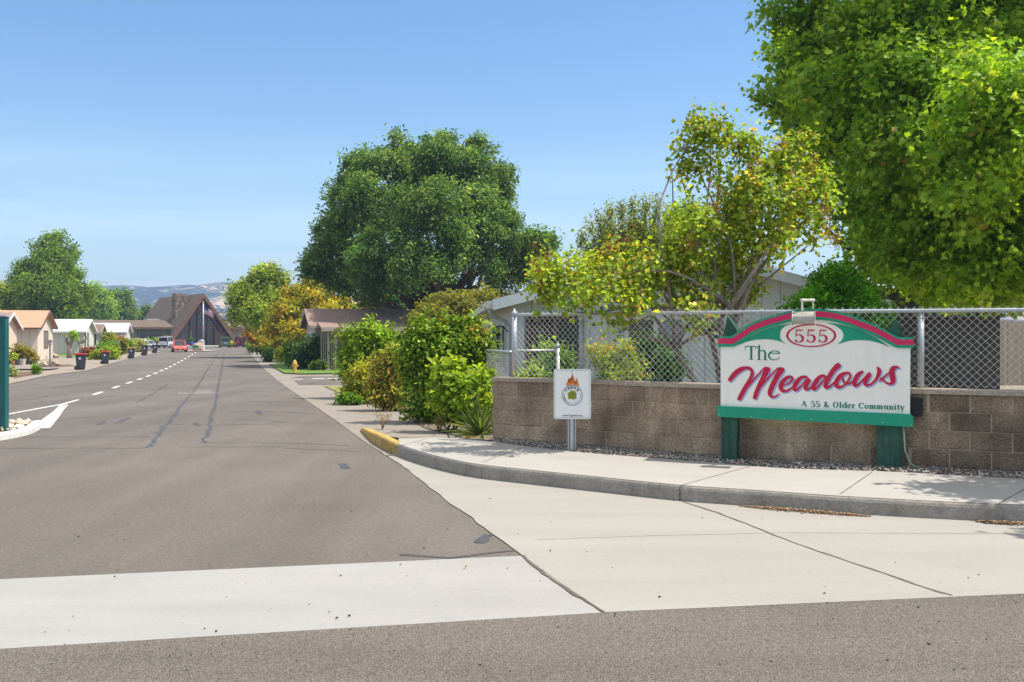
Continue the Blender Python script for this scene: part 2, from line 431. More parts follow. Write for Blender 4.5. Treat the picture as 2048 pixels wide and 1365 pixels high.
# white veil high overhead, added out of view to fill shaded surfaces
hz2 = N.new('ShaderNodeMapRange'); hz2.interpolation_type = 'SMOOTHSTEP'; hz2.inputs[1].default_value = .36; hz2.inputs[2].default_value = .72; hz2.inputs[4].default_value = .6; L.new(sx.outputs[2], hz2.inputs[0])
ve = N.new('ShaderNodeMix'); ve.data_type = 'RGBA'; L.new(hz2.outputs[0], ve.inputs[0]); L.new(ml.outputs[2], ve.inputs[6]); ve.inputs[7].default_value = (8.0, 7.7, 7.2, 1)
L.new(ve.outputs[2], N['Background'].inputs[0]); N['Background'].inputs[1].default_value = .12
SC.view_settings.view_transform = 'Standard'; SC.view_settings.look = 'None'; SC.view_settings.exposure = .68; SC.view_settings.gamma = 1
SC.cycles.use_denoising = True
SC.cycles.max_bounces = 8; SC.cycles.transparent_max_bounces = 8; SC.cycles.volume_bounces = 0
SC.cycles.caustics_reflective = False; SC.cycles.caustics_refractive = False

# ------------------------------------------------------------------ ground
EARTH = M('dry_earth', (.30, .24, .17), .95, .2, .6, .6, 20, speck=(18, .75, 1.2))
ASPH = M('avenue_asphalt', (.152, .130, .110), .9, .1, .5, .4, 220, spec=.15, col2=(.168, .145, .124), speck=(150, .6, 1.4), wear=(((.9, .05, 1), .28, .38, .66, .90, 1.10), ((.35, .22, 1), 0, .40, .62, .90, 1.07), ((1.3, 1.0, 1), 1.0, .68, .78, 1.0, .80), ((24, 24, 1), 0, .36, .64, .87, 1.13), ((70, 70, 1), .5, .36, .64, .86, 1.14)))
ASPH2 = M('street_asphalt', (.185, .158, .131), .9, .1, .9, 1.0, 110, spec=.15, col2=(.21, .18, .152), speck=(130, .55, 1.42), wear=(((.12, 1.0, 1), -.2, .40, .64, .91, 1.08), ((1.1, 1.4, 1), .4, .66, .76, 1.0, .82), ((30, 30, 1), 0, .36, .64, .88, 1.12)))
CONC = M('apron_concrete', (.318, .291, .250), .85, .08, .5, .02, 150, col2=(.334, .307, .265), speck=(200, .93, 1.06), wear=(((.25, 1.6, 1), .1, .40, .65, .95, 1.03), ((2.2, 3.0, 1), .3, .66, .80, 1.0, .87), ((.6, .5, 1), .9, .55, .75, 1.0, .93), ((26, 26, 1), 0, .36, .64, .965, 1.03)))
CONC_NEW = M('gutter_concrete', (.322, .305, .277), .85, .05, 1.4, .05, 200, col2=(.346, .328, .299), speck=(220, .93, 1.05), wear=(((.3, 2.2, 1), -.2, .42, .66, .95, 1.03), ((2.5, 3.0, 1), .3, .68, .80, 1.0, .88), ((28, 28, 1), 0, .36, .64, .965, 1.03)))
WALK = M('sidewalk_concrete', (.352, .325, .285), .85, .06, 1.5, .04, 160, col2=(.38, .352, .312), speck=(180, .94, 1.05), wear=(((.9, 1.6, 1), .4, .58, .76, 1.0, .90), ((4, 4, 4), 0, .68, .78, 1.0, .85)))
KERBM = M('kerb_concrete', (.27, .235, .195), .9, .12, 3, .3, 90, col2=(.36, .32, .27), speck=(40, .85, 1.1), wear=(((5, 5, 2), 0, .5, .7, 1.0, .74),))  # darker than the walk: stains plus the kerb face's shade put into the colour
OLDC = M('worn_concrete', (.235, .20, .165), .92, .12, 1.2, .2, 120, col2=(.29, .25, .205), speck=(90, .8, 1.15))
YELLOW = M('yellow_kerb_paint', (.46, .29, .07), .85, .2, 6, .3, 60, col2=(.58, .39, .12), speck=(22, .66, 1.12), wear=(((7, 7, 7), 0, .58, .70, 1.0, .62),))
WHITEP = M('white_road_paint', (.62, .61, .58), .8, .1, 5, .1, 100, col2=(.74, .73, .70), speck=(60, .85, 1.05))
TAR = M('tar', (.066, .064, .066), .55, .15, 8, .1, 80, spec=.4)
LINE_THIN = M('thin_line_dark', (.085, .076, .07), .7, .2, 6, .1, 80)
JOINT = M('joint_dirt', (.13, .10, .075), .95, .2, 20)
LAWN = M('lawn_grass', (.10, .17, .025), .95, .25, 3, 1.0, 90, col2=(.16, .25, .04), speck=(60, .7, 1.3))
LAWN_DRY = M('dry_lawn_grass', (.20, .21, .05), .95, .25, 2, 1.0, 90, col2=(.30, .27, .10), speck=(60, .7, 1.3))
MULCH = M('bark_mulch', (.17, .10, .065), .95, .3, 6, .9, 50, speck=(40, .6, 1.35))
PALE = M('pale_gravel', (.27, .22, .17), .95, .15, 2, .6, 60, col2=(.33, .27, .21), speck=(50, .75, 1.2))
BED = M('planting_soil', (.20, .155, .115), .95, .25, 4, .9, 50, speck=(35, .6, 1.4))
HILLM, hnt, hb = nodes_of('hill_scrub')
def hill_nodes():
    N, L = hnt.nodes, hnt.links
    tc = N.new('ShaderNodeTexCoord')
    v = N.new('ShaderNodeTexVoronoi'); v.inputs['Scale'].default_value = .06; v.inputs['Randomness'].default_value = 1
    n = N.new('ShaderNodeTexNoise'); n.inputs['Scale'].default_value = .006; n.inputs['Detail'].default_value = 7
    mp = N.new('ShaderNodeMapping'); mp.inputs['Scale'].default_value = (1, 1, 2.6)
    L.new(tc.outputs['Object'], mp.inputs[0]); L.new(mp.outputs[0], v.inputs['Vector']); L.new(mp.outputs[0], n.inputs['Vector'])
    m = N.new('ShaderNodeMath'); m.operation = 'MULTIPLY_ADD'; m.inputs[1].default_value = .45
    L.new(v.outputs['Distance'], m.inputs[0]); 
    s = N.new('ShaderNodeMath'); s.operation = 'MULTIPLY'; s.inputs[1].default_value = 1.25; L.new(n.outputs['Fac'], s.inputs[0]); L.new(s.outputs[0], m.inputs[2])
    r = N.new('ShaderNodeValToRGB'); r.color_ramp.elements[0].position = .80; r.color_ramp.elements[1].position = 1.0
    r.color_ramp.elements[0].color = (.025, .035, .02, 1); r.color_ramp.elements[1].color = (.58, .40, .23, 1)
    e = r.color_ramp.elements.new(.9); e.color = (.14, .12, .06, 1)
    L.new(m.outputs[0], r.inputs[0]); L.new(r.outputs[0], hb.inputs['Base Color']); hb.inputs['Roughness'].default_value = 1; hb.inputs['Specular IOR Level'].default_value = 0
hill_nodes()
# one sheet of earth to the horizon
xs = [-2900, -900, -400, -200, -120, -80, -50, -30, -15, 0, 15, 40, 90, 200, 600, 2900]
ys = [-120, -30, 0, 8, 13, 16, 19, 22, 26, 30, 35, 40, 46, 53, 60, 68, 77, 87, 98, 110, 125, 140, 160, 190, 230, 400, 900, 1800, 3400]
mb = MB()
mb.add([(x, y, gz(y) - .03) for y in ys for x in xs], [(j * len(xs) + i, j * len(xs) + i + 1, (j + 1) * len(xs) + i + 1, (j + 1) * len(xs) + i) for j in range(len(ys) - 1) for i in range(len(xs) - 1)])
struct(mb.build('ground', EARTH))
def ridge(name, y0, prof, depth, seed, amp):
    """a range of hills: prof gives (column, row) of its skyline, standing at distance y0"""
    rg = random.Random(seed); mb = MB()
    pp = smooth_path(prof, 14); nx = len(pp); rows = 22
    ph = [rg.uniform(0, 6) for _ in range(8)]
    for j in range(rows):
        t = j / (rows - 1)
        for i, (px, py) in enumerate(pp):
            X, _, z = P(px, py, y0)
            zz = -2 + (z + 2) * (math.sin(t * math.pi / 2) ** 1.15)
            zz += amp * math.sin(math.pi * t) * (math.sin(i * .55 + ph[0] + 3 * t) + .7 * math.sin(i * .23 + ph[1] - 5 * t) + .4 * math.sin(i * 1.4 + 6 * t + ph[2])) + (t > .98) * amp * .12 * math.sin(i * 1.9 + ph[3])
            mb.v.append((X, y0 - depth * (1 - t) + amp * math.sin(i * .4), zz))
    mb.f += [(j * nx + i, j * nx + i + 1, (j + 1) * nx + i + 1, (j + 1) * nx + i) for j in range(rows - 1) for i in range(nx - 1)]
    n0 = len(mb.v)
    for i in range(nx):
        x, y, z = mb.v[(rows - 1) * nx + i]; mb.v.append((x, y + depth * .6, -3))
    mb.f += [((rows - 1) * nx + i, (rows - 1) * nx + i + 1, n0 + i + 1, n0 + i) for i in range(nx - 1)]
    return struct(mb.build(name, HILLM, smooth=True))
ridge('hill', 2400, [(-700, 600), (-300, 575), (-100, 566), (0, 562), (100, 574), (220, 577), (290, 575), (360, 578), (420, 573), (520, 570), (600, 574), (660, 572), (700, 573), (760, 578), (900, 585), (1200, 592), (1700, 600), (2600, 610)], 900, 3, 4)
ridge('near_hill', 1500, [(-500, 640), (100, 632), (250, 622), (330, 628), (480, 625), (640, 612), (690, 596), (740, 594), (800, 610), (900, 620), (1100, 640)], 500, 5, 2)

# the entrance avenue
R_EDGE = [(1045, 1113), (985, 1068), (930, 1028), (890, 1000), (850, 969), (815, 941), (765, 907), (720, 878), (672, 842), (620, 806), (580, 780), (550, 757), (527, 737), (505, 712), (499, 704)]
L_EDGE = [(15, 770), (101.6, 750.8), (174, 742), (221, 728), (259, 718), (284, 712), (310, 707), (323, 703.5)]
R_W = [G(*p) for p in R_EDGE]; L_W = [G(*p) for p in L_EDGE]
rgj = random.Random(4)
R_J = [(x + rgj.uniform(-.014, .014), y + rgj.uniform(-.012, .012)) if 8 < y < 30 else (x, y) for x, y in densify(R_W, .22 if True else 1)]
S_TOP = [G(0, 1160), G(1045, 1113)]
sl_ = (S_TOP[1][1] - S_TOP[0][1]) / (S_TOP[1][0] - S_TOP[0][0])
far_l, far_r = L_W[-1], R_W[-1]
poly = R_J + [(far_r[0] + 6, far_r[1] + 8), (-31, 151), (-54, 151), (-56, 140)] + L_W[::-1] + [(-14.4, 22), (-12.2, 13), (-12.5, 9), (-16, 6.5), (-30, S_TOP[0][1] + sl_ * (-30 - S_TOP[0][0]))]
sheet('avenue', poly, 0.0, ASPH)
# cross street in front, and the concrete gutter between
A0, A1, A2 = G(0, 1300), G(1210, 1227), G(2048, 1190)
m0 = (A1[1] - A0[1]) / (A1[0] - A0[0]); m1 = (A2[1] - A1[1]) / (A2[0] - A1[0])
sheet('street', [(-40, -40), (40, -40), (40, A2[1] + m1 * (40 - A2[0])), A2, A1, A0, (-40, A0[1] + m0 * (-40 - A0[0]))], .0055, ASPH2)
sheet('gutter', [(-40, A0[1] + m0 * (-40 - A0[0])), A0, A1, G(1120, 1168), S_TOP[1], S_TOP[0], (-40, S_TOP[0][1] + sl_ * (-40 - S_TOP[0][0]))], .004, CONC_NEW)
K_PX = [(719.6, 863.4), (743, 884.5), (768, 900), (793, 912.5), (840, 930), (900, 946.5), (961.6, 958.5), (1080, 972.5), (1200, 986), (1357, 1003.5), (1483, 1013), (1741, 1032), (2048, 1048)]
K_W = [G(*p) for p in K_PX]
K_P = smooth_path(K_W + [(6.2, 8.1), (9, 8.45), (14, 9.3), (40, 14.5)], 8)
kin = [p for p in K_P]
i_y = min(range(len(K_P)), key=lambda i: abs(K_P[i][0] - K_W[3][0]) + abs(K_P[i][1] - K_W[3][1]))
ap = [A1, G(1120, 1168), S_TOP[1]] + [p for p in R_J if p[1] > S_TOP[1][1] and p[1] < 13.2] + K_P[i_y:] + [(40, A2[1] + m1 * (40 - A2[0])), A2]
sheet('apron', ap, .007, CONC)
# shoulder of worn concrete along the avenue, side street, lawns and beds
sh = [p for p in R_W if p[1] > 12.6] + [(-30, 131), (-22, 110), (-10, 72), (-3, 45), (1, 32), (1, 15)] + [G(935, 877), G(795, 876.6)] + K_P[:i_y + 1] + [G(770, 912)]
sheet('shoulder', [p for p in R_W if p[1] > 12.6][0:0] + sh, .005, OLDC)
sheet('side_street', [G(583, 757), G(598, 771), G(700, 771), (30, 44), (30, 50), G(700, 752.5), G(600, 753)], .009, ASPH)
sheet('lawn', [G(538, 730), G(568, 748.5), G(600, 750), (2, 51.5), (4, 75), (-14, 75)], .06, LAWN)
sheet('dry_lawn', [G(648, 773.5), G(690, 775), (-.6, 39), (-.6, 28), G(702, 796), G(676, 787)], .03, LAWN_DRY)
bedp = [G(683, 801), G(720, 803), G(760, 812), G(800, 826), G(822, 842), G(850, 858), G(905, 872), G(935, 880), G(985, 884), (-.2, 15), (.3, 24), (-.4, 30)]
sheet('planting_bed', bedp, .02, BED)
sheet('yard', [(-.2, 14.2), (2, 13.2), (5, 11), (12, 11), (45, 16), (45, 40), (-1, 40)], .11, EARTH)
# left side: pale walk, front yards, parking lot
lw = L_W
sheet('left_walk', [(-14.4, 22)] + lw + [(lw[-1][0] - 3, lw[-1][1]), (lw[-1][0] - 6, 120), (-80, 120), (-60, 60), (-45, 36), (-30, 20)], .02, PALE)
sheet('parking_lot', [(-80, 118), (-47, 116), (-40, 128), (-30, 131), (-20, 170), (-34, 178), (-58, 186), (-66, 176), (-100, 150)], .012, ASPH)
sheet('clubhouse_lawn', [(-76, 174), (-62, 181), (-58, 176), (-60, 168), (-72, 164)], .03, LAWN)
for i, pts in enumerate([[(27, 758), (85, 748), (72, 744.5), (27, 746)], [(100, 736), (150, 733), (140, 730.5), (100, 731)], [(232, 709), (262, 708), (258, 705.5), (235, 706)], [(278, 703), (306, 702), (300, 699), (276, 700)]]):
    sheet('mulch_patch', [G(*p) for p in pts], .04, MULCH)
sheet('front_lawn', [G(114, 713), G(150, 716), G(230, 714), G(232, 703), G(180, 703), G(118, 709)], .035, LAWN)
for p in ([G(14, 742), G(100, 742), G(118, 739), G(118, 737.5), G(100, 738.5), G(14, 736)],):
    sheet('edging', p, .10, OLDC)
sheet('front_walk', [G(62, 727), G(116, 732), G(118, 728), G(64, 723)], .045, WALK)
sheet('entry_path', [(-62, 181), (-48, 186), (-46, 176), (-56, 171)], .03, WALK)

# kerb: rounded nose, tapering into the shoulder at its painted end
def kerb(name, path, mat, h0, h1, taper=0, end0=False):
    mb = MB(); n = len(path); rows = []
    for i, (x, y) in enumerate(path):
        a, b = path[max(i - 1, 0)], path[min(i + 1, n - 1)]
        dx, dy = b[0] - a[0], b[1] - a[1]; l = math.hypot(dx, dy)
        nx, ny = -dy / l, dx / l
        h = h1 if not taper else h0 + (h1 - h0) * min(1, i / taper)
        z = gz(y)
        rows.append([(x + nx * o, y + ny * o, z + zz) for o, zz in ((0, -.05), (.012, h - .035), (.022, h - .010), (.040, h + .0055), (.17, h - .012), (.17, -.05))])
    k = 6
    for r in rows: mb.v += r
    mb.f += [(i * k + j, (i + 1) * k + j, (i + 1) * k + j + 1, i * k + j + 1) for i in range(n - 1) for j in range(k - 1)]
    mb.f += [tuple(range(k))[::-1], tuple(range((n - 1) * k, n * k))]
    o = mb.build(name, mat)
    bm = bmesh.new(); bm.from_mesh(o.data); bmesh.ops.recalc_face_normals(bm, faces=bm.faces[:]); bm.to_mesh(o.data); bm.free()
    return struct(o)
kerb('painted_kerb', K_P[:i_y + 1], YELLOW, .06, .15, 10)
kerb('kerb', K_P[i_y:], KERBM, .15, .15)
def offs(path, d):
    out = []
    for i, (x, y) in enumerate(path):
        a, b = path[max(i - 1, 0)], path[min(i + 1, len(path) - 1)]
        dx, dy = b[0] - a[0], b[1] - a[1]; l = math.hypot(dx, dy)
        out.append((x - dy / l * d, y + dx / l * d))
    return out
back = [G(px, py, .15) for px, py in [(797, 878), (860, 877), (930, 878), (985, 884.5), (1060, 895), (1143, 904), (1300, 917), (1440, 927.5), (1560, 938), (1750, 943.5), (1841, 948), (2048, 959)]]
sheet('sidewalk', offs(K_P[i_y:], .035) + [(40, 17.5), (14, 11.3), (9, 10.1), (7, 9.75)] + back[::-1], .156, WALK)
gb = back + [(7, 9.75), (9, 10.1)]
# gravel verge between sidewalk and wall
WALL_PX = [(985, 880), (1143, 893), (1300, 907), (1440, 917.5), (1560, 926), (1700, 933), (1827, 938), (1930, 944), (2048, 950)]
WALL_W = [(lambda q: ((q[0] - CX) * 1.5 / (q[1] - HY), FPX * 1.5 / (q[1] - HY)))(q) for q in WALL_PX]
WALL_P = smooth_path(WALL_W + [(6.4, 10.05), (7.6, 9.95), (9.5, 10.3)], 6)
sheet('gravel_bed', gb[3:] + [(p[0], p[1] + .12) for p in WALL_P[::-1]], .142, M('gravel_base', (.24, .20, .165), .95, .3, 8, .8, 70, speck=(70, .5, 1.5)))

# paint, tar, thin lines and joints
mb = MB()
DASH = [((187, 790.3), (204, 784.3)), ((226, 777), (238, 772.7)), ((253, 767.8), (264, 764.2)), ((275.5, 760.2), (284.5, 757)), ((293, 754), (300.5, 751.2)), ((307.5, 748.5), (314, 745.8)), ((319.7, 743), (325.5, 740.6)), ((330, 739), (335, 736.8)), ((338.5, 734.8), (343, 732.6)), ((347, 730.6), (351, 728.6)), ((355, 726.5), (358.5, 724.7)), ((362, 722.8), (365, 721)), ((369, 718.8), (372, 717)), ((376, 714.6), (379, 712.8)), ((383, 710.5), (386, 708.8)), ((390, 706.6), (392, 705.4))]
for a, b in DASH: strip_on_ground(mb, densify([G(*a), G(*b)], .8), .13, .006, .05)
strip_on_ground(mb, densify([G(-160, 862), G(15, 829.5), G(128, 808.5), G(157, 800.2)], .5), .10, .0065, .05)
strip_on_ground(mb, densify([G(80, 858), G(110, 830), G(128, 811)], .4), [.32, .31, .30, .29, .28, .27, .26, .25, .24, .22, .2, .19] + [.18] * 40, .009, .04)
rr = random.Random(3)
for row, x0, x1 in ((782.5, 382, 418), (787, 357, 436), (785, 390, 420), (720, 416, 436)):
    x = x0
    while x < x1:
        w = rr.uniform(2.5, 6)
        strip_on_ground(mb, [G(x, row), G(x + w, row)], .16 if row > 750 else .3, .006, .2); x += w + rr.uniform(1.5, 4)
for x0, x1, row in ((586, 605, 759.5), (624, 650, 758), (655, 676, 758)): strip_on_ground(mb, [G(x0, row), G(x1, row)], .5, .013)
struct(mb.build('road_markings', WHITEP))
mb = MB()
C1 = [(297, 895), (317, 868), (335, 848), (350, 830), (372, 800), (385, 785), (400, 765), (415, 740), (428, 720), (437, 703)]
C2 = [(405, 886), (415, 870), (420, 855), (421, 840), (430, 815), (434, 790), (437, 770), (443, 740), (447, 715), (449, 704)]
C3 = [(275, 805), (293, 795), (310, 785)]
for q, (C, w) in enumerate(((C1, .06), (C2, .055), (C3, .04), ([(312, 783), (328, 773), (338, 768)], .035))):
    pts = densify([G(*p) for p in C], .22)
    pts = [(x + rr.gauss(0, .025), y + rr.gauss(0, .02)) for x, y in pts]
    strip_on_ground(mb, pts, [w * rr.uniform(.6, 1.35) for _ in pts], .003 + q * .0007)
for C in ([(685, 928), (692, 938)], [(958, 1087), (976, 1070)], [(232, 847), (260, 836)], [(195, 850), (208, 843)], [(390, 846), (398, 852)], [(514, 822), (521, 829)]):
    pts = densify([G(*p) for p in C], .1); strip_on_ground(mb, pts, [rr.uniform(.06, .13) for _ in pts], .0035)
struct(mb.build('tar_seams', TAR))
mb = MB()  # narrow dark lines, mostly running across the avenue
THIN = [[(0, 897.5), (150, 897), (292, 897)], [(316, 897), (420, 895), (560, 894)], [(0, 874), (160, 875), (300, 874)], [(395, 886), (500, 886), (620, 888), (700, 892)], [(565, 897), (640, 900), (720, 904)], [(240, 827), (330, 830), (400, 826)], [(420, 840), (520, 840), (575, 846)], [(300, 846), (360, 850), (560, 849)], [(430, 822), (560, 824), (620, 828)], [(420, 803), (500, 803), (570, 806)], [(285, 802), (316, 804)], [(440, 775), (520, 776)], [(445, 750), (510, 751)], [(15, 806), (80, 795), (135, 788)], [(60, 780), (130, 772), (190, 765)], [(800, 1110), (900, 1116), (985, 1105), (1040, 1100)]]
for q, C in enumerate(THIN):
    pts = densify([G(*p) for p in C], .3); pts = [(x + rr.gauss(0, .012), y + rr.gauss(0, .012)) for x, y in pts]
    strip_on_ground(mb, pts, [(.045 if q == len(THIN) - 1 else .03) * rr.uniform(.4, 1.4) for _ in pts], .0022 + q * .0001)
struct(mb.build('thin_lines', LINE_THIN))
mb = MB()
J = [[(1045, 1113), (1080, 1143), (1120, 1171), (1165, 1200), (1205, 1226)], [(1365, 1005), (1420, 1023), (1480, 1045), (1600, 1092), (1740, 1140), (1850, 1178), (1903, 1194)]]
for q, C in enumerate(J):
    pts = densify(smooth_path([G(*p) for p in C], 4), .1); strip_on_ground(mb, [(x + rr.gauss(0, .004), y + rr.gauss(0, .004)) for x, y in pts], [.022 * rr.uniform(.5, 1.5) for _ in pts], .0095 + q * .0003)
strip_on_ground(mb, densify([G(1072, 1082), G(1300, 1074), G(1560, 1068), G(2048, 1052 + 18)], .2), .006, .0092, .3)

struct(mb.build('apron_joints', JOINT))
mb = MB()
for C in ([(1362, 972), (1500, 934)], [(1680, 990), (1745, 945)], [(965, 926), (1045, 896)], [(800, 893), (852, 879)], [(1990, 1013), (2075, 965)]):
    p = [G(px, py, .152) for px, py in C]; strip_on_ground(mb, densify(p, .1), .011, .158, .3)
for px, py0 in ((964, 958.5), (1360, 1003.8), (1990, 1045)):
    x, y = G(px, py0); mb.tube([(x, y - .001, .0), (x, y + .01, .12), (x + .01, y + .05, .149)], .006, 6)
struct(mb.build('sidewalk_joints', JOINT))

# loose stones, litter and sweepings
def in_poly(x, y, poly):
    c = False; j = len(poly) - 1
    for i in range(len(poly)):
        if (poly[i][1] > y) != (poly[j][1] > y) and x < (poly[j][0] - poly[i][0]) * (y - poly[i][1]) / (poly[j][1] - poly[i][1]) + poly[i][0]: c = not c
        j = i
    return c
OCT = np.array([(1, 0, 0), (0, 1, 0), (-1, 0, 0), (0, -1, 0), (0, 0, 1), (0, 0, -1), (.6, .6, .5), (-.6, -.5, .55)], float)
OF = np.array([(0, 1, 4), (1, 2, 4), (2, 3, 4), (3, 0, 4), (1, 0, 5), (2, 1, 5), (3, 2, 5), (0, 3, 5)])
def stones(name, pts, r0, r1, cols, seed, flat=.65, kind='stuff'):
    rg = np.random.default_rng(seed); n = len(pts)
    pts = np.array(pts, float)
    r = rg.uniform(r0, r1, n) * np.exp(rg.normal(0, .2, n))
    ang = rg.uniform(0, 6.28, n); ca, sa = np.cos(ang), np.sin(ang)
    V = np.repeat(OCT[None, :6], n, 0) * rg.uniform(.65, 1.2, (n, 6, 1)) * r[:, None, None]
    x = V[..., 0] * ca[:, None] - V[..., 1] * sa[:, None]; y = V[..., 0] * sa[:, None] + V[..., 1] * ca[:, None]
    V = np.stack([x, y, V[..., 2] * flat], -1) + pts[:, None]
    F = OF[None] + (np.arange(n) * 6)[:, None, None]
    c = np.array(cols)[rg.integers(0, len(cols), n)] * np.exp(rg.normal(0, .2, (n, 1)))
    return tag(np_mesh(name, V.reshape(-1, 3), F.reshape(-1, 3), np.repeat(c, 6, 0), STONE, None), kind=kind)
STONE = attr_mat('stone', 0, .9, .2)
rg = random.Random(11)
pts = []
gpoly = gb[3:] + [(p[0], p[1]) for p in WALL_P[::-1]]
while len(pts) < 5200:
    x, y = rg.uniform(-.8, 8), rg.uniform(9.6, 14)
    if in_poly(x, y, gpoly): pts.append((x, y, gz(y) + .146 + rg.uniform(0, .03)))
stones('gravel', pts, .008, .019, [(.42, .37, .32), (.30, .26, .22), (.52, .48, .43), (.18, .15, .13), (.44, .31, .22)], 1)
pts = []
while len(pts) < 900:
    x, y = rg.uniform(-3, .3), rg.uniform(12.8, 20)
    if in_poly(x, y, bedp): pts.append((x, y, gz(y) + .025))
stones('bed_litter', pts, .01, .03, [(.24, .17, .11), (.16, .11, .08), (.33, .26, .19), (.36, .27, .14)], 2, .4)
pts = []
for (a, b, n, w) in ((G(1483, 1015), G(1738, 1035), 1500, .05), (G(1955, 1046), G(2060, 1051), 700, .05)):
    for _ in range(n):
        t = rg.random(); q = math.sin(math.pi * t) ** .5
        pts.append((a[0] + (b[0] - a[0]) * t + rg.gauss(0, .01), a[1] + (b[1] - a[1]) * t - abs(rg.gauss(0, w)) * q + .01, .011 + rg.uniform(0, .018) * q))
stones('sweepings', pts, .004, .013, [(.34, .21, .11), (.25, .15, .08), (.42, .29, .17), (.17, .10, .06)], 3, .5)
pts = []
for _ in range(110):
    px, py = rg.uniform(0, 2048), rg.uniform(1020, 1365)
    x, y = G(px, py); pts.append((x, y, .01))
for px, py in ((700, 1263), (697, 1236), (800, 1133), (812, 1155), (672, 1240), (1238, 1262), (1100, 1105), (1957, 1153), (680, 1155)): x, y = G(px, py); pts += [(x, y, .012), (x + .006, y, .014)]
stones('pebbles', pts, .003, .009, [(.06, .055, .05), (.05, .045, .04), (.2, .17, .14)], 4)
# fallen leaves
def fallen(name, pts, size, pal, seed):
    rg = np.random.default_rng(seed); n = len(pts)
    pos = np.array(pts, float); nr = unit(rg.normal(size=(n, 3)) * .35 + np.array([0, 0, 1])); ax = unit(rg.normal(size=(n, 3)))
    col = np.array(pal)[rg.integers(0, len(pal), n)] * np.exp(rg.normal(0, .2, (n, 1)))
    return tag(leaf_mesh(name, pos, nr, ax, size * np.exp(rg.normal(0, .3, n)), .5, col, LEAF, None), kind='stuff')
pts = []
for _ in range(70): x, y = G(rg.gauss(1940, 30), rg.gauss(943, 3.5), .15); pts.append((x, y, .165))
for _ in range(160):
    x, y = rg.uniform(-.5, 6), rg.uniform(10, 13.6)
    if in_poly(x, y, gpoly): pts.append((x, y, gz(y) + .16))
for _ in range(3): x, y = G(rg.uniform(900, 2048), rg.uniform(950, 1150)); pts.append((x, y, .013))
fallen('fallen_leaves', pts, .04, [(.42, .14, .06), (.36, .22, .10), (.28, .17, .09)], 5)

# median island with white kerb and river stones
isl = [G(px, py) for px, py in [(-420, 935), (-250, 915), (-120, 900), (-40, 890), (0, 882), (35, 875.5), (62, 868.5), (80, 859.5), (84, 853)]]
islp = smooth_path(isl, 6)
kerb('median_kerb', islp, M('white_kerb_paint', (.60, .58, .53), .85, .1, 5, .3, 60, col2=(.72, .70, .65), speck=(30, .8, 1.05)), .11, .11)
ib = offs(islp, .17)
sheet('median_island', ib + [G(62, 851.5), G(0, 849.5), G(-420, 868)], .06, PALE)
pts = []
ip = offs(islp, .2) + [G(62, 852), G(0, 850.5), G(-420, 872)]
while len(pts) < 1500:
    x, y = rg.uniform(-12.5, -6.5), rg.uniform(12, 18)
    if in_poly(x, y, ip): pts.append((x, y, gz(y) + .08 + rg.uniform(0, .035)))
stones('river_stones', pts, .03, .06, [(.62, .50, .38), (.70, .62, .52), (.55, .40, .28), (.48, .36, .27)], 6, .7)
# ------------------------------------------------------------------ block wall
MASON = attr_mat('block_face', 0, .95, .15, bump=1.0, bscale=45, mottle=.38)
MORTAR = M('mortar', (.46, .36, .26), .95, .15, 6, .4, 90)
def arc_path(path):
    d = [0]
    for a, b in zip(path[:-1], path[1:]): d.append(d[-1] + math.hypot(b[0] - a[0], b[1] - a[1]))
    def at(s, off=0.0):
        s = max(0, min(s, d[-1] - 1e-6)); i = max(k for k in range(len(d)) if d[k] <= s); i = min(i, len(path) - 2)
        t = (s - d[i]) / (d[i + 1] - d[i]); a, b = path[i], path[i + 1]
        dx, dy = (b[0] - a[0]) / (d[i + 1] - d[i]), (b[1] - a[1]) / (d[i + 1] - d[i])
        return a[0] + (b[0] - a[0]) * t - dy * off, a[1] + (b[1] - a[1]) * t + dx * off
    return at, d[-1]
wat, WL = arc_path(WALL_P)
wall = thing('block_wall', 'low curved wall of brown concrete blocks with a flat cap behind the white sign', 'wall', (WALL_P[0][0], WALL_P[0][1], 0))
rg = random.Random(21)
mb = MB(); mm = MB()
def wz(s): return .135 + gz(wat(s)[1]) * .6
COURSE = .199
for c in range(5):
    z0 = -.03 + c * COURSE
    s = -(.2 if c % 2 else 0.0)
    while s < WL:
        a, b = max(s, 0) + .004, min(s + .4, WL) - .004
        if b - a > .03:
            wet = .55 + .45 * rg.random()
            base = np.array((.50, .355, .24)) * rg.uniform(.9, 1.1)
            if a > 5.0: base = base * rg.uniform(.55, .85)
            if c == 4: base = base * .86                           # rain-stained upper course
            jo = rg.uniform(-.004, .004)
            n = 3; vs = []
            zz0, zz1 = z0 + .004, z0 + COURSE - .004
            for k in range(n + 1):
                ss = a + (b - a) * k / n
                e = .008 if k in (0, n) else 0
                for off, zz in ((0.1, zz0), (.008 + jo, zz0), (jo + e, zz0 + .012), (jo + e, zz1 - .012), (.008 + jo, zz1), (.1, zz1)):
                    x, y = wat(ss, off); vs.append((x, y, zz + gz(y)))
            fs = [(k * 6 + j, (k + 1) * 6 + j, (k + 1) * 6 + j + 1, k * 6 + j + 1) for k in range(n) for j in range(5)]
            fs += [(0, 1, 2, 3, 4, 5), tuple(n * 6 + j for j in range(6))[::-1]]
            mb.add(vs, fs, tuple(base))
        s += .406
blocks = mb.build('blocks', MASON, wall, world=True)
vs = []; n = 60
for k in range(n + 1):
    s = WL * k / n
    for off, zz in ((.012, -.1), (.012, .968), (.19, .968), (.19, -.1)):
        x, y = wat(s, off); vs.append((x, y, zz + gz(y)))
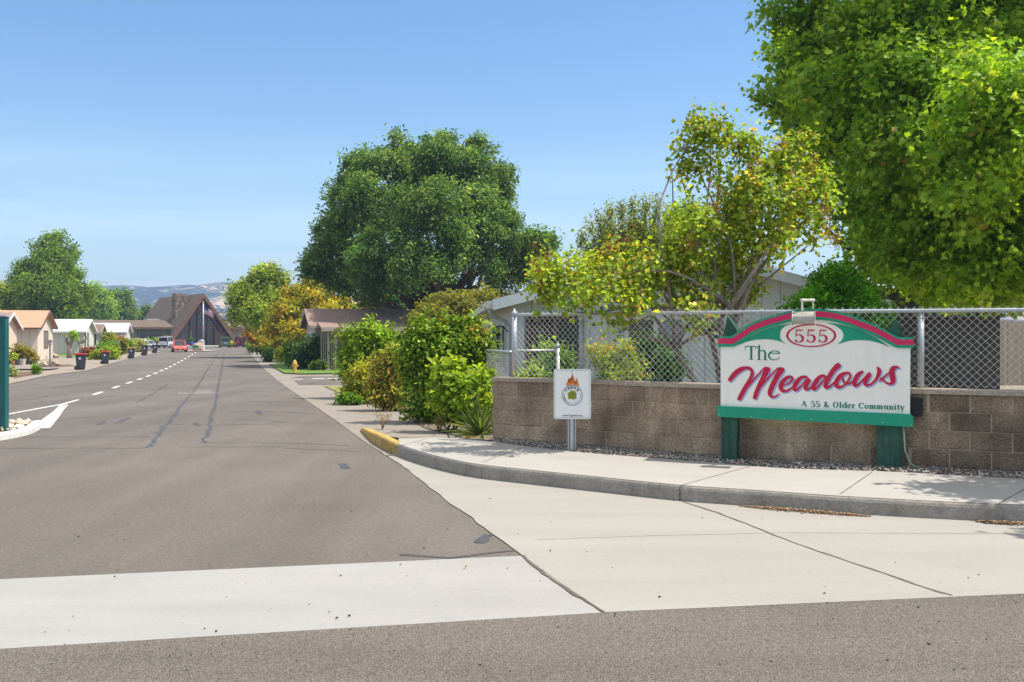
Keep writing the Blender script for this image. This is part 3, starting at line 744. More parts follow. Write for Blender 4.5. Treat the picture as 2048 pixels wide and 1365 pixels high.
mm.add(vs, [(k * 4 + j, (k + 1) * 4 + j, (k + 1) * 4 + (j + 1) % 4, k * 4 + (j + 1) % 4) for k in range(n) for j in range(4)] + [(0, 1, 2, 3), (n * 4 + 3, n * 4 + 2, n * 4 + 1, n * 4)])
mm.build('mortar_core', MORTAR, wall, world=True)
mm = MB(); vs = []
for k in range(n + 1):
    s = WL * k / n
    for off, zz in ((-.02, .966), (-.02, 1.014), (-.012, 1.022), (.21, 1.022), (.21, .966)):
        x, y = wat(s, off); vs.append((x, y, zz + gz(y) - .005))
mm.add(vs, [(k * 5 + j, (k + 1) * 5 + j, (k + 1) * 5 + (j + 1) % 5, k * 5 + (j + 1) % 5) for k in range(n) for j in range(5)] + [tuple(range(5)), tuple(n * 5 + j for j in range(5))[::-1]])
mm.build('cap', M('wall_cap_concrete', (.40, .31, .235), .9, .15, 4, .3, 80, col2=(.47, .38, .295), speck=(35, .8, 1.1)), wall, world=True)
mm = MB()
wx, wy = 4.42, 0
def wall_box(s, off, z, ws, h, d):
    x, y = wat(s, off); x2, y2 = wat(s + .1, off); a = math.atan2(y2 - y, x2 - x)
    return Matrix.Translation((x, y, z)) @ Matrix.Rotation(a, 4, 'Z'), ws, h, d
s_box = min((abs((wat(k * .01)[0]) / (wat(k * .01)[1]) - (1829 - CX) / FPX), k * .01) for k in range(int(WL * 100)))[1]
m4, *_ = wall_box(s_box, 0, .82, .1, .18, .05)
mm.box(-.08, .08, -.05, -.004, -.10, .10, m4); mm.box(-.07, .07, -.056, -.05, -.09, .09, m4)
obx = mm.build('junction_box', M('black_plastic', (.02, .02, .023), .5, .1), wall, world=True)
tag(obx, 'black electrical box on the blocks')

# ------------------------------------------------------------------ chain link fences
GALV = M('galvanised_steel', (.52, .53, .54), .45, .1, 20, .05, 60, metal=.55, spec=.5)
WIRE = M('galvanised_wire', (.60, .61, .61), .45, .08, 20, 0, 60, metal=.4, spec=.5)
def link_mesh(mb, at, s0, s1, off, z0, z1, p=.0415, r=.0036, zf=None):
    n = int((s1 - s0) / p); h = p; rows = int((z1 - z0) / h)
    for k in range(n):
        pts = []
        for j in range(rows + 1):
            s = s0 + k * p + (p if (j + k) % 2 else 0)
            x, y = at(s, off + (.004 if (j % 2) else -.004)); pts.append((x, y, z0 + j * h + (zf(y) if zf else 0)))
        mb.tube(pts, r, 4, cap=False)
def fence_cap(mb, x, y, z, r):
    mb.lathe([(r * 1.15, 0), (r * 1.15, .03), (r * .9, .05), (r * .35, .07), (r * .3, .085), (.002, .095)], 10, (x, y, z))
fat, FL = arc_path([(p[0], p[1] + .02) for p in [wat(WL * k / 80, .1) for k in range(81)]])
fence = thing('chain_link_fence', 'tall galvanised chain-link fence standing on top of the block wall', 'fence', (WALL_P[0][0], WALL_P[0][1] + .1, 1.1))
def s_at(px):
    return min((abs(fat(k * .01)[0] / fat(k * .01)[1] - (px - CX) / FPX), k * .01) for k in range(int(FL * 100)))[1]
zt = 1.865
S0 = .27
for px, zc, r in ((1028, 1.86, .036), (1163, 1.95, .034), (1843, 1.85, .034), (2120, 1.85, .034)):
    s = s_at(px); x, y = fat(s); mb = MB(); mb.tube([(x, y + .02, 1.0), (x, y + .02, zc)], r, 12)
    if px < 1200: fence_cap(mb, x, y + .02, zc, r)
    if px in (1163,):
        for zz in (1.2, 1.5, 1.78): mb.tube([(x, y + .02, zz), (x, y + .02, zz + .035)], r * 1.25, 12)
    mb.build('post', GALV, fence, world=True, smooth=True)
mb = MB(); s0, s1 = s_at(1028), FL - .05
mb.tube([(*fat(s0 + (s1 - s0) * k / 60, .0), zt) for k in range(61)], .022, 10)
mb.build('top_rail', GALV, fence, world=True, smooth=True)
mb = MB(); link_mesh(mb, fat, s0 + .03, s1, -.028, 1.035, 1.925)
for k in range(24):
    s = s0 + .3 + k * .31
    if s < s1: x, y = fat(s, -.0); mb.tube([(x, y - .03, zt - .027), (x, y, zt + .027), (x + .002, y + .022, zt)], .003, 5)
mb.build('wire_mesh', WIRE, fence, world=True)

low = thing('low_chain_link_fence', 'short grey chain-link side fence with gate beside the pale blue house', 'fence', (0.0, 13.95, .1))
la, LL = arc_path([(-.02, 14.0), (-.28, 16.5), (-.62, 19.6)])
def lz(y): return gz(y) * 1.0
mb = MB(); mb.tube([(*la(LL * k / 12), 1.36 + lz(la(LL * k / 12)[1])) for k in range(13)], .019, 8); 
mb.tube([(-.02, 14.15, 1.36), (.62, 14.35, 1.365)], .019, 8)
mb.build('top_rail', GALV, low, world=True, smooth=True)
mb = MB(); link_mesh(mb, la, .05, LL, 0, .12, 1.37, r=.0011, zf=lz)
lb, LB = arc_path([(-.02, 14.15), (.62, 14.35)])
link_mesh(mb, lb, .02, LB, 0, .12, 1.38, r=.0016); mb.build('wire_mesh', M('dull_wire', (.26, .27, .28), .6, .1, 20, metal=.3), low, world=True)
for x, y, h in ((-.62, 19.6, 1.36), (.66, 14.36, 1.42)):
    mb = MB(); mb.tube([(x, y, .0), (x, y, h + gz(y))], .03, 10); fence_cap(mb, x, y, h + gz(y), .03); mb.build('post', GALV, low, world=True, smooth=True)

# ------------------------------------------------------------------ entrance sign
SL, SR = Vector((2.365, 11.40, 0)), Vector((4.302, 10.67, 0))
ST = (SR - SL).normalized(); SN = Vector((ST.y, -ST.x, 0))            # along the board; out of its face
def onsign(px, py, off=0.0):
    d = Vector(((px - CX) / FPX, 1, -(py - HY) / FPX)); o = Vector((0, 0, EYE))
    p0 = SL + SN * off
    t = (p0 - o).dot(SN) / d.dot(SN)
    return o + d * t
SB = Vector((*(SL + (SR - SL) * .5).xy, .15))
esign = thing('entrance_sign', 'big white entrance sign with green and crimson arched top on two green posts', 'sign', SB)
S_WHITE = M('sign_white', (.90, .855, .76), .5, .03, 3, 0, 50, col2=(.92, .875, .78), spec=.35, wear=(((9, 9, .7), 0, .45, .75, 1.0, .93), ((2, 2, 3), 0, .5, .7, 1.0, .95)))
S_GREEN = M('sign_green', (.004, .30, .165), .42, .08, 4, 0, 50, spec=.4)
S_RED = M('sign_crimson', (.60, .012, .085), .45, .1, 6, 0, 50, col2=(.66, .02, .11), spec=.4)
S_TXT = M('sign_lettering_crimson', (.56, .012, .055), .5, .08, 12, 0, 50, spec=.3)
S_TXG = M('sign_lettering_green', (.012, .20, .13), .5, .06, 8, 0, 50, spec=.3)
S_SHADE = M('lettering_shade_blue', (.36, .42, .62), .6, .05, 8, 0, 50)
POST = M('green_post_paint', (.028, .085, .058), .7, .2, 3, .2, 40, col2=(.04, .11, .075), speck=(14, .85, 1.1), stretch=(4, 4, .5), wear=(((22, 22, 1.2), 0, .4, .62, .78, 1.12), ((6, 6, 6), 0, .66, .74, 1.0, 1.9)))
Z6 = lambda pts: [(1400 + x / 3.413, 570 + y / 3.413) for x, y in pts]
top = smooth_path(Z6([(212, 350), (250, 326), (300, 290), (350, 262), (400, 240), (455, 221), (512, 205), (575, 187), (640, 172.5), (710, 166), (780, 165), (840, 168), (900, 175), (955, 187), (1012, 203), (1060, 219), (1110, 240), (1158, 257), (1202, 275), (1248, 298), (1290, 320), (1325, 340), (1362, 358)]), 3)
top = Z6([(122, 350)]) + top + Z6([(1460, 358)])
def offpoly(pts, d):
    out = []
    for i, (x, y) in enumerate(pts):
        a, b = pts[max(i - 1, 0)], pts[min(i + 1, len(pts) - 1)]
        def nrm(p, q):
            l = math.hypot(q[0] - p[0], q[1] - p[1]) or 1; return (-(q[1] - p[1]) / l, (q[0] - p[0]) / l)
        n1 = nrm(a, (x, y)) if i > 0 else nrm((x, y), b); n2 = nrm((x, y), b) if i < len(pts) - 1 else n1
        mx, my = n1[0] + n2[0], n1[1] + n2[1]; ml = math.hypot(mx, my); k = 2 / max(ml, .8) / max(ml, .8)
        out.append((x + mx * d * k * (1 if ml > .1 else 0), y + my * d * k))
    out[0] = (pts[0][0], pts[0][1] + d); out[-1] = (pts[-1][0], pts[-1][1] + d)
    return out
def band(mb, top, d0, d1, off, th):
    a, b = offpoly(top, d0), offpoly(top, d1); n = len(a)
    vs = [onsign(*p, off) for p in a] + [onsign(*p, off) for p in b]
    vs += [v - SN * th for v in vs[:]]
    fs = [(i, i + 1, n + i + 1, n + i) for i in range(n - 1)] + [(2 * n + i, 2 * n + i + 1, i + 1, i) for i in range(n - 1)] + [(n + i, n + i + 1, 3 * n + i + 1, 3 * n + i) for i in range(n - 1)]
    fs += [(0, n, 3 * n, 2 * n), (n - 1, 3 * n - 1, 4 * n - 1, 2 * n - 1)]
    mb.add(vs, fs)
def flat(mb, px, off, th=0.0):
    vs = [onsign(*p, off) for p in px]; n = len(vs)
    if th:
        vs += [v - SN * th for v in vs[:]]
        mb.add(vs, [tuple(range(n)), tuple(range(n, 2 * n))[::-1]] + [(i, (i + 1) % n, n + (i + 1) % n, n + i) for i in range(n)])
    else: mb.add(vs, [tuple(range(n))])
# board: white panel up into the arch
lowr = offpoly(top, 14)
panel = Z6([(141, 835)]) + [(Z6([(141, 0)])[0][0], lowr[0][1])] + lowr[1:-1] + [(Z6([(1437, 0)])[0][0], lowr[-1][1])] + Z6([(1433, 890)])
mb = MB(); flat(mb, panel, 0.0, .03); mb.build('panel', S_WHITE, esign, world=True)
mb = MB(); band(mb, top, 0, 21.5, .018, .05); mb.build('arched_trim', S_GREEN, esign, world=True)
mb = MB(); band(mb, top, 4.4, 15.6, .0205, .002); mb.build('crimson_band', S_RED, esign, world=True)
mb = MB(); base = Z6([(118, 829), (1436, 886), (1455, 905), (1452, 969), (118, 898)])
flat(mb, base, .03, .06); mb.build('base_board', S_GREEN, esign, world=True, bevel=.004)
# green swooshes either side of the number
Z3 = lambda pts: [(1430 + x / 9.752, 610 + y / 9.752) for x, y in pts]
Z7 = lambda pts: [(1520 + x / 6.024, 580 + y / 6.024) for x, y in pts]
mb = MB()
def swoosh(upper, ell, lower):
    u, e, l = smooth_path(upper, 5), smooth_path(ell, 5), smooth_path(lower, 5)
    flat(mb, u + e[1:] + l[1:-1], .0035)
swoosh(Z3([(420, 803), (560, 703), (700, 612), (900, 515), (1100, 443), (1300, 397), (1580, 350)]), Z3([(1580, 350), (1400, 400), (1300, 480), (1270, 580), (1290, 680), (1380, 762)]), Z3([(1380, 762), (1250, 708), (1100, 680), (950, 672), (780, 685), (600, 728), (420, 803)]))
swoosh(Z7([(785, 395), (1000, 425), (1200, 490), (1400, 580), (1565, 695)])[::-1], Z7([(785, 395), (900, 430), (985, 490), (1005, 550), (985, 610), (930, 660)]), Z7([(930, 660), (1050, 622), (1150, 608), (1300, 612), (1430, 640), (1565, 695)]))
mb.build('swoosh', S_GREEN, esign, world=True)
def ribbon(pts, n=5):
    """pts: (x, y, width) -> two sides of a brush stroke"""
    q = smooth_path(pts, n); l, r = [], []
    for i, (x, y, w) in enumerate(q):
        a, b = q[max(i - 1, 0)], q[min(i + 1, len(q) - 1)]
        dx, dy = b[0] - a[0], b[1] - a[1]; d = math.hypot(dx, dy) or 1
        l.append((x - dy / d * w / 2, y + dx / d * w / 2)); r.append((x + dy / d * w / 2, y - dx / d * w / 2))
    return l, r
def strokes(mb, lst, tr, off, place, step=.00012, n=5, shift=(0, 0)):
    for k, st in enumerate(lst):
        l, r = ribbon(st, n); o = off + k * step
        L_ = tr([(x + shift[0], y + shift[1]) for x, y in l]); R_ = tr([(x + shift[0], y + shift[1]) for x, y in r]); m = len(L_)
        mb.add([place(*p, o) for p in L_] + [place(*p, o) for p in R_], [(i, i + 1, m + i + 1, m + i) for i in range(m - 1)])
ZM = lambda pts: [(1440 + x / 10.24, 680 + y / 10.24) for x, y in pts]
def w2(pts): return [((1630 + x / 9.1 - 1440) * 10.24, (690 + y / 9.1 - 680) * 10.24, w * 1.125) for x, y, w in pts]
MEADOWS = [
 [(180, 845, 50), (205, 815, 76), (300, 700, 92), (420, 610, 88), (530, 575, 58), (615, 590, 58), (657, 660, 62), (640, 760, 66), (560, 910, 80), (460, 1085, 86), (392, 1215, 74), (383, 1238, 44)],
 [(520, 1030, 20), (600, 925, 34), (760, 735, 32), (930, 558, 30)],
 [(975, 560, 92), (960, 620, 116), (905, 740, 96), (830, 890, 92), (760, 1050, 88), (712, 1185, 78), (703, 1212, 48)],
 [(770, 1060, 14), (850, 945, 32), (1020, 745, 32), (1190, 575, 26)],
 [(1265, 565, 86), (1248, 620, 122), (1175, 740, 102), (1095, 890, 98), (1035, 1030, 94), (1020, 1110, 78), (1060, 1168, 48), (1120, 1165, 34), (1175, 1135, 26), (1212, 1103, 14)],
 [(1300, 935, 20), (1400, 895, 34), (1480, 815, 46), (1462, 762, 44), (1390, 765, 62), (1290, 850, 86), (1245, 960, 92), (1280, 1040, 66), (1370, 1045, 44), (1450, 995, 36), (1530, 930, 24)],
 [(1815, 790, 16), (1760, 765, 50), (1680, 768, 60), (1590, 840, 86), (1530, 945, 86), (1525, 1015, 68), (1575, 1025, 46), (1660, 945, 32), (1770, 810, 26)],
 [(1835, 800, 56), (1800, 860, 84), (1750, 965, 84), (1765, 1010, 60), (1820, 1002, 42), (1900, 945, 32)],
 w2([(205, 590, 24), (160, 565, 46), (100, 578, 56), (30, 650, 78), (-30, 755, 76), (-25, 805, 56), (25, 790, 38), (110, 700, 30), (200, 590, 22)]),
 w2([(448, 345, 62), (425, 375, 92), (345, 450, 84), (255, 590, 80), (195, 720, 78), (205, 772, 62), (265, 762, 38), (330, 705, 30), (390, 640, 16)]),
 w2([(610, 510, 34), (560, 515, 46), (470, 560, 74), (395, 660, 80), (390, 742, 72), (450, 772, 48), (540, 730, 36), (620, 625, 36), (642, 545, 34), (600, 508, 36)]),
 w2([(500, 575, 14), (503, 620, 34), (525, 680, 34), (580, 712, 34), (650, 695, 32), (715, 640, 18)]),
 w2([(880, 490, 24), (845, 500, 50), (770, 565, 76), (718, 680, 76), (728, 740, 58), (790, 722, 36), (880, 625, 30), (950, 540, 18)]),
 w2([(1015, 520, 46), (985, 545, 74), (930, 640, 76), (912, 700, 68), (945, 738, 44), (1030, 712, 38), (1120, 615, 50), (1165, 510, 68), (1160, 445, 58), (1118, 402, 10)]),
 w2([(1168, 675, 14), (1230, 610, 32), (1350, 505, 26)]),
 w2([(1545, 425, 10), (1490, 408, 44), (1425, 430, 84), (1398, 500, 96), (1412, 600, 94), (1420, 670, 76), (1365, 712, 42), (1290, 685, 30), (1215, 622, 34), (1182, 608, 14)]),
]
MEADOWS = [[(x, y, w * 1.08) for x, y, w in st] for st in MEADOWS]
mb = MB(); strokes(mb, MEADOWS, ZM, .0020, onsign, shift=(27, 27)); mb.build('lettering_shade', S_SHADE, esign, world=True)
mb = MB(); strokes(mb, MEADOWS, ZM, .0050, onsign); mb.build('script_lettering', S_TXT, esign, world=True)
THE = [
 [(512, 140, 12), (540, 137, 20), (700, 140, 22), (740, 132, 12)], [(522, 130, 16), (518, 180, 14), (516, 222, 6)], [(732, 128, 16), (730, 170, 14), (728, 212, 6)],
 [(640, 140, 46), (640, 300, 44), (638, 408, 48)], [(585, 406, 8), (640, 403, 14), (695, 408, 8)],
 [(800, 105, 20), (802, 160, 40), (800, 300, 42), (800, 408, 44)], [(742, 168, 8), (780, 140, 18), (815, 108, 12)], [(752, 413, 8), (800, 408, 14), (850, 414, 8)],
 [(812, 250, 10), (850, 222, 20), (890, 220, 28), (922, 255, 40), (925, 320, 42), (925, 412, 44)], [(882, 414, 8), (925, 410, 14), (970, 415, 8)],
 [(1005, 270, 16), (1100, 278, 17), (1228, 282, 16)], [(1228, 280, 22), (1190, 245, 22), (1110, 226, 13), (1035, 258, 30), (998, 325, 34), (1030, 388, 30), (1100, 412, 16), (1180, 396, 16), (1228, 360, 10)]]
mb = MB(); strokes(mb, THE, ZM, .0020, onsign); mb.build('title_lettering', S_TXG, esign, world=True)
mb = MB()
# small serif line under the script, drawn letter by letter in a unit box
T, H_ = .26, .085
def V(x, y0=0, y1=1, w=T): return [(x, y0, w), (x, (y0 + y1) / 2, w), (x, y1, w)]
def Hh(x0, x1, y, w=H_): return [(x0, y, w), ((x0 + x1) / 2, y, w), (x1, y, w)]
def bowl(cx, cy, rx, ry, a0, a1, n=12):
    return [(cx + rx * math.cos(math.radians(a0 + (a1 - a0) * i / n)), cy + ry * math.sin(math.radians(a0 + (a1 - a0) * i / n)), H_ + (T - H_) * abs(math.cos(math.radians(a0 + (a1 - a0) * i / n))) ** 1.5) for i in range(n + 1)]
X = .68
FIVE = ([Hh(.12, .62, .95, .13), V(.13, .52, .98, .09), bowl(.36, .30, .27, .29, 130, -140)], .78)
GL = {'A': ([[(.04, 0, H_), (.25, .5, .1), (.42, 1, .1)], [(.40, 1, .2), (.58, .5, T), (.76, 0, T)], Hh(.18, .6, .33), Hh(-.04, .16, .03), Hh(.6, .92, .03)], 1.02), '5': FIVE,
 '&': ([[(.80, .5, .08), (.66, .12, .1), (.40, .02, .12), (.16, .22, .22), (.34, .52, .16), (.52, .80, .16), (.36, .97, .1), (.24, .78, .2), (.48, .36, .24), (.86, .02, .16)]], 1.06),
 'O': ([bowl(.42, .5, .33, .47, 0, 360, 20)], .98), 'l': ([V(.2, 0, 1.02), Hh(0, .4, .03), Hh(0, .2, 1.0)], .48),
 'd': ([bowl(.30, .33, .2, .32, 40, 320), V(.58, 0, 1.02), Hh(.38, .6, 1.0), Hh(.58, .76, .03)], .82),
 'e': ([Hh(.12, .56, .36), bowl(.34, .33, .24, .32, 5, 320)], .72), 'r': ([V(.2, 0, X), Hh(0, .42, .03), Hh(0, .2, X - .02), [(.3, .5, .1), (.45, .64, .12), (.56, .56, .18)]], .64),
 'C': ([bowl(.42, .5, .33, .47, 40, 318, 18), V(.74, .66, .98, .09)], .92), 'o': ([bowl(.34, .33, .24, .31, 0, 360, 16)], .76),
 'm': ([V(.2, 0, X), Hh(0, .4, .03), Hh(0, .2, X - .02), [(.26, .5, .08), (.42, .64, .12), (.54, .5, .24), (.55, .25, T), (.55, 0, T)], [(.62, .5, .08), (.78, .64, .12), (.90, .5, .24), (.91, .25, T), (.91, 0, T)], Hh(.42, .7, .03), Hh(.78, 1.08, .03)], 1.16),
 'u': ([[(.2, X, T), (.2, .3, T), (.26, .08, .16), (.42, .04, .1), (.52, .16, .08)], V(.6, 0, X), Hh(0, .2, X - .02), Hh(.42, .6, X - .02), Hh(.6, .78, .03)], .84),
 'n': ([V(.2, 0, X), Hh(0, .4, .03), Hh(0, .2, X - .02), [(.26, .5, .08), (.44, .64, .12), (.57, .5, .24), (.58, .25, T), (.58, 0, T)], Hh(.44, .76, .03)], .84),
 'i': ([V(.2, 0, X), Hh(0, .4, .03), Hh(0, .2, X - .02), V(.2, .84, 1.0, .2)], .48), 't': ([V(.22, .06, .92, .24), Hh(0, .46, X - .02), [(.24, .06, .14), (.36, .03, .1), (.48, .12, .06)]], .54),
 'y': ([[(.1, X, T), (.22, .4, T), (.36, .02, .2)], [(.62, X, H_), (.44, .2, H_), (.32, -.2, .1), (.16, -.26, .12)], Hh(-.02, .3, X - .02), Hh(.5, .74, X - .02)], .76), ' ': ([], .5)}
def serif_line(mb, s, x0, x1, y0, y1, hpx, off):
    tot = sum(GL[c][1] for c in s) + .0; u = (x1 - x0) / tot; cur = 0; k = 0
    for c in s:
        st, adv = GL[c]
        for g in st:
            pts = [((cur + x) * u, y * hpx, w * (u * .75 + hpx * .25)) for x, y, w in g]
            l, r = ribbon(pts, 3); o = off + k * .00004; k += 1
            f = lambda p: onsign(x0 + p[0], y0 + (y1 - y0) * p[0] / (x1 - x0) - p[1], o)
            m = len(l); mb.add([f(p) for p in l] + [f(p) for p in r], [(i, i + 1, m + i + 1, m + i) for i in range(m - 1)])
        cur += adv
serif_line(mb, 'A 55 & Older Community', 1602.6, 1810, 813.2, 820.6, 11.2, .0020)
mb.build('tagline_lettering', S_TXG, esign, world=True)
F5 = [[(1588, 484, 14), (1640, 498, 26), (1690, 496, 20), (1724, 484, 8)], [(1590, 488, 24), (1584, 550, 20), (1578, 612, 16)], [(1576, 616, 10), (1640, 584, 18), (1698, 620, 42), (1712, 665, 44), (1690, 710, 34), (1640, 730, 16), (1590, 718, 14), (1566, 690, 22)], [(1556, 696, 20), (1576, 698, 40), (1598, 700, 20)]]
mb = MB()
for i in range(3): strokes(mb, [[(x + 231 * i, y + 1.5 * i, w) for x, y, w in st] for st in F5], Z3, .0050 + i * .0004, onsign)
cx_, cy_ = 1520 + 617 / 6.024, 580 + 552 / 6.024
e1, e2 = [], []
for i in range(64):
    t = 2 * math.pi * i / 64; e1.append((cx_ + 302 / 6.024 * math.cos(t), cy_ + 140 / 6.024 * math.sin(t))); e2.append((cx_ + 274 / 6.024 * math.cos(t), cy_ + 126 / 6.024 * math.sin(t)))
mb.add([onsign(*p, .004) for p in e1] + [onsign(*p, .004) for p in e2], [(i, (i + 1) % 64, 64 + (i + 1) % 64, 64 + i) for i in range(64)])
mb.build('house_number', S_TXT, esign, world=True)
mb = MB()
def screw(px, py, off): 
    c = onsign(px, py, off); mb.tube([c, c + SN * .004], .006, 8)
for q in Z6([(145, 357), (302, 300 + 8), (513, 210), (800, 178), (1012, 208), (1203, 276), (1382, 371)]): screw(*q, .018)
for q in Z6([(130, 887), (350, 900), (576, 912), (760, 920), (1005, 933), (1248, 941), (1440, 956)]): screw(*q, .03)
for q in Z6([(153, 655), (1415, 674), (757, 447)]): screw(*q, .002)
mb.build('screws', M('screw_zinc', (.6, .62, .6), .4, .05, metal=.6), esign, world=True)
# posts: wide boards with peaked tops
def post_at(pl, pr, peak, depth, tops):
    a = onsign(pl, 880, -.05); b = onsign(pr, 880, -.05)
    w = (b - a).length; t0 = (Vector((a.x, a.y, 0)) - SL).dot(ST)
    prof = [(0, -.1 + .15), (w, .05), (w, tops[2]), (w * peak, tops[1]), (0, tops[0])]
    o = SL + ST * t0 - SN * .035
    vs = [o + ST * u + Vector((0, 0, z)) for u, z in prof] + [o + ST * u - SN * depth + Vector((0, 0, z)) for u, z in prof]
    n = len(prof); mb = MB(); mb.add(vs, [tuple(range(n)), tuple(range(n, 2 * n))[::-1]] + [(i, (i + 1) % n, n + (i + 1) % n, n + i) for i in range(n)])
    mb.build('post', POST, esign, world=True, bevel=.006)
post_at(1444, 1472.5, .42, .26, (1.50, 1.80, 1.66))
post_at(1754, 1804, .72, .24, (1.40, 1.76, 1.66))
# flood lamp on a bracket above the board
lamp = MB(); LM = M('weathered_lamp_metal', (.40, .37, .31), .5, .2, 9, .1, 60, metal=.3, spec=.5)
c = onsign(1609, 636, .22)
R4 = Matrix.Translation(c) @ Matrix.Rotation(math.atan2(ST.y, ST.x), 4, 'Z') @ Matrix.Scale(.82, 4)
prof = [(-.10, -.085), (.085, -.085), (.10, -.05), (.085, .02), (.03, .075), (-.05, .085), (-.09, .04)]      # across: towards the board is +
vs = [R4 @ Vector((s, -y, z)) for s in (-.155, .135) for y, z in prof]
n = len(prof); lamp.add(vs, [tuple(range(n)), tuple(range(n, 2 * n))[::-1]] + [(i, (i + 1) % n, n + (i + 1) % n, n + i) for i in range(n)])
o_l = lamp.build('flood_lamp', LM, esign, world=True, bevel=.012)
tag(o_l, 'dusty pale flood lamp above the number')
lamp = MB()
a = onsign(1626, 624, .0); a2 = onsign(1626, 601, .0); b2 = onsign(1604, 601, .22); b = onsign(1604, 622, .22)
lamp.tube([a - Vector((0, 0, .02)), a2], .010, 8); lamp.tube([b2, b], .012, 8)
lamp.tube([a2 - (b2 - a2) * .08, a2 + (b2 - a2) * .42], .017, 8); lamp.tube([b2 + (b2 - a2) * .08, a2 + (b2 - a2) * .58], .017, 8); lamp.tube([a2, b2], .012, 8)
br = lamp.build('bracket', M('bracket_cream', (.58, .56, .44), .6, .1, 20), None, smooth=False); br.parent = o_l
br.matrix_parent_inverse = Matrix.Translation(esign.location).inverted()
mb = MB(); pp = [onsign(1806.5, 853, -.05)]; pr = pp[0]
mb.tube([(pr.x, pr.y, pr.z), (pr.x, pr.y - .01, .6), (pr.x + .01, pr.y - .02, .36), (pr.x + .06, pr.y - .03, .22), (pr.x + .14, pr.y - .04, .165), (pr.x + .19, pr.y - .05, .15)], .009, 8)
mb.build('conduit', M('green_conduit', (.28, .40, .30), .5, .1), esign, world=True, smooth=True)

# ------------------------------------------------------------------ small white notice on a steel post
FY = 12.36
fsg = thing('notice_sign', 'small white sign with orange flame and leaf emblem on a grey steel post', 'sign', ((1143 - CX) * FY / FPX, FY, .15))
def onf(px, py, off=0.0):
    y = FY - off; return Vector(((px - CX) * y / FPX, y, EYE - (py - HY) * y / FPX))
def Zf(pts): return [(1100 + x / 11.38, 730 + y / 11.38) for x, y in pts]
def rrect(x0, x1, y0, y1, r, n=5):
    out = []
    for cx, cy, a in ((x1 - r, y1 - r, 0), (x0 + r, y1 - r, 90), (x0 + r, y0 + r, 180), (x1 - r, y0 + r, 270)):
        out += [(cx + r * math.cos(math.radians(a + 90 * i / n)), cy + r * math.sin(math.radians(a + 90 * i / n))) for i in range(n + 1)]
    return out
mb = MB(); q = Zf(rrect(88, 932, 98, 1232, 45)); n = len(q)
vs = [onf(*p, 0) for p in q] + [onf(*p, -.003) for p in q]
mb.add(vs, [tuple(range(n)), tuple(range(n, 2 * n))[::-1]] + [(i, (i + 1) % n, n + (i + 1) % n, n + i) for i in range(n)])
mb.build('plate', M('notice_white', (.90, .88, .84), .4, .03, spec=.4), fsg, world=True)
DARK = M('notice_print_dark', (.06, .065, .075), .6, .05)
def ring(mb, q1, q2, off):
    n = len(q1); mb.add([onf(*p, off) for p in q1] + [onf(*p, off) for p in q2], [(i, (i + 1) % n, n + (i + 1) % n, n + i) for i in range(n)])
mb = MB(); ring(mb, Zf(rrect(112, 910, 122, 1202, 30)), Zf(rrect(120, 902, 130, 1194, 26)), .0015); mb.build('border_line', M('border_grey', (.28, .30, .36), .6, .05), fsg, world=True)
mb = MB(); circ = lambda r: [(508 + r * math.cos(2 * math.pi * i / 48), 695 + r * math.sin(2 * math.pi * i / 48)) for i in range(48)]
ring(mb, Zf(circ(235)), Zf(circ(224)), .003)
def text2d(s, bold=0.0):
    cu = bpy.data.curves.new('t', 'FONT'); cu.body = s; cu.size = 1; cu.offset = bold; cu.resolution_u = 2
    ob = bpy.data.objects.new('t', cu); me = bpy.data.meshes.new_from_object(ob)
    v = [tuple(x.co)[:2] for x in me.vertices]; f = [tuple(p.vertices) for p in me.polygons]
    bpy.data.objects.remove(ob); bpy.data.curves.remove(cu); bpy.data.meshes.remove(me)
    return v, f
def put_text(mb, s, cx, cy, size, ang, place, tr, off, bold=.01):
    v, f = text2d(s, bold)
    x0, x1 = min(p[0] for p in v), max(p[0] for p in v); ca, sa = math.cos(ang), math.sin(ang)
    out = []
    for x, y in v:
        X_, Y_ = (x - (x0 + x1) / 2) * size, -(y - .35) * size
        out.append((cx + X_ * ca - Y_ * sa, cy + X_ * sa + Y_ * ca))
    mb.add([place(*p, off) for p in tr(out)], f)
for i, ch in enumerate('FIREWISE'):
    a = math.radians(-52 + 104 * i / 7); put_text(mb, ch, 508 + 178 * math.sin(a), 695 - 178 * math.cos(a), 100, a, onf, Zf, .003)
for i, ch in enumerate('COMMUNITIES/USA'):
    a = math.radians(98 - 196 * i / 14); put_text(mb, ch, 508 - 190 * math.sin(a), 695 + 190 * math.cos(a), 56, a, onf, Zf, .003, .004)
put_text(mb, 'www.firewise.org', 508, 1150, 64, 0, onf, Zf, .003)
strokes(mb, [[(520, 780, 8), (555, 825, 6)]], Zf, .003, onf)
mb.build('print', DARK, fsg, world=True)
mb = MB(); fl = Zf([(378, 488), (368, 435), (392, 400), (405, 350), (425, 300), (422, 370), (440, 420), (452, 330), (478, 278), (468, 330), (492, 352), (506, 310), (500, 230), (512, 165), (530, 265), (556, 320), (562, 400), (582, 412), (600, 372), (598, 330), (615, 292), (626, 370), (632, 430), (655, 452), (672, 462), (655, 492), (600, 468), (555, 455), (508, 450), (455, 457), (410, 472)])
bm = bmesh.new(); bf = bm.faces.new([bm.verts.new(onf(*p, .002)) for p in fl]); r = bmesh.ops.triangulate(bm, faces=[bf])
mb.add([v.co[:] for v in bm.verts], [[v.index for v in f.verts] for f in (bm.verts.index_update() or bm.faces)]); bm.free()
mb.build('flame_emblem', M('flame_orange', (.75, .20, .04), .5, .15, 30), fsg, world=True)
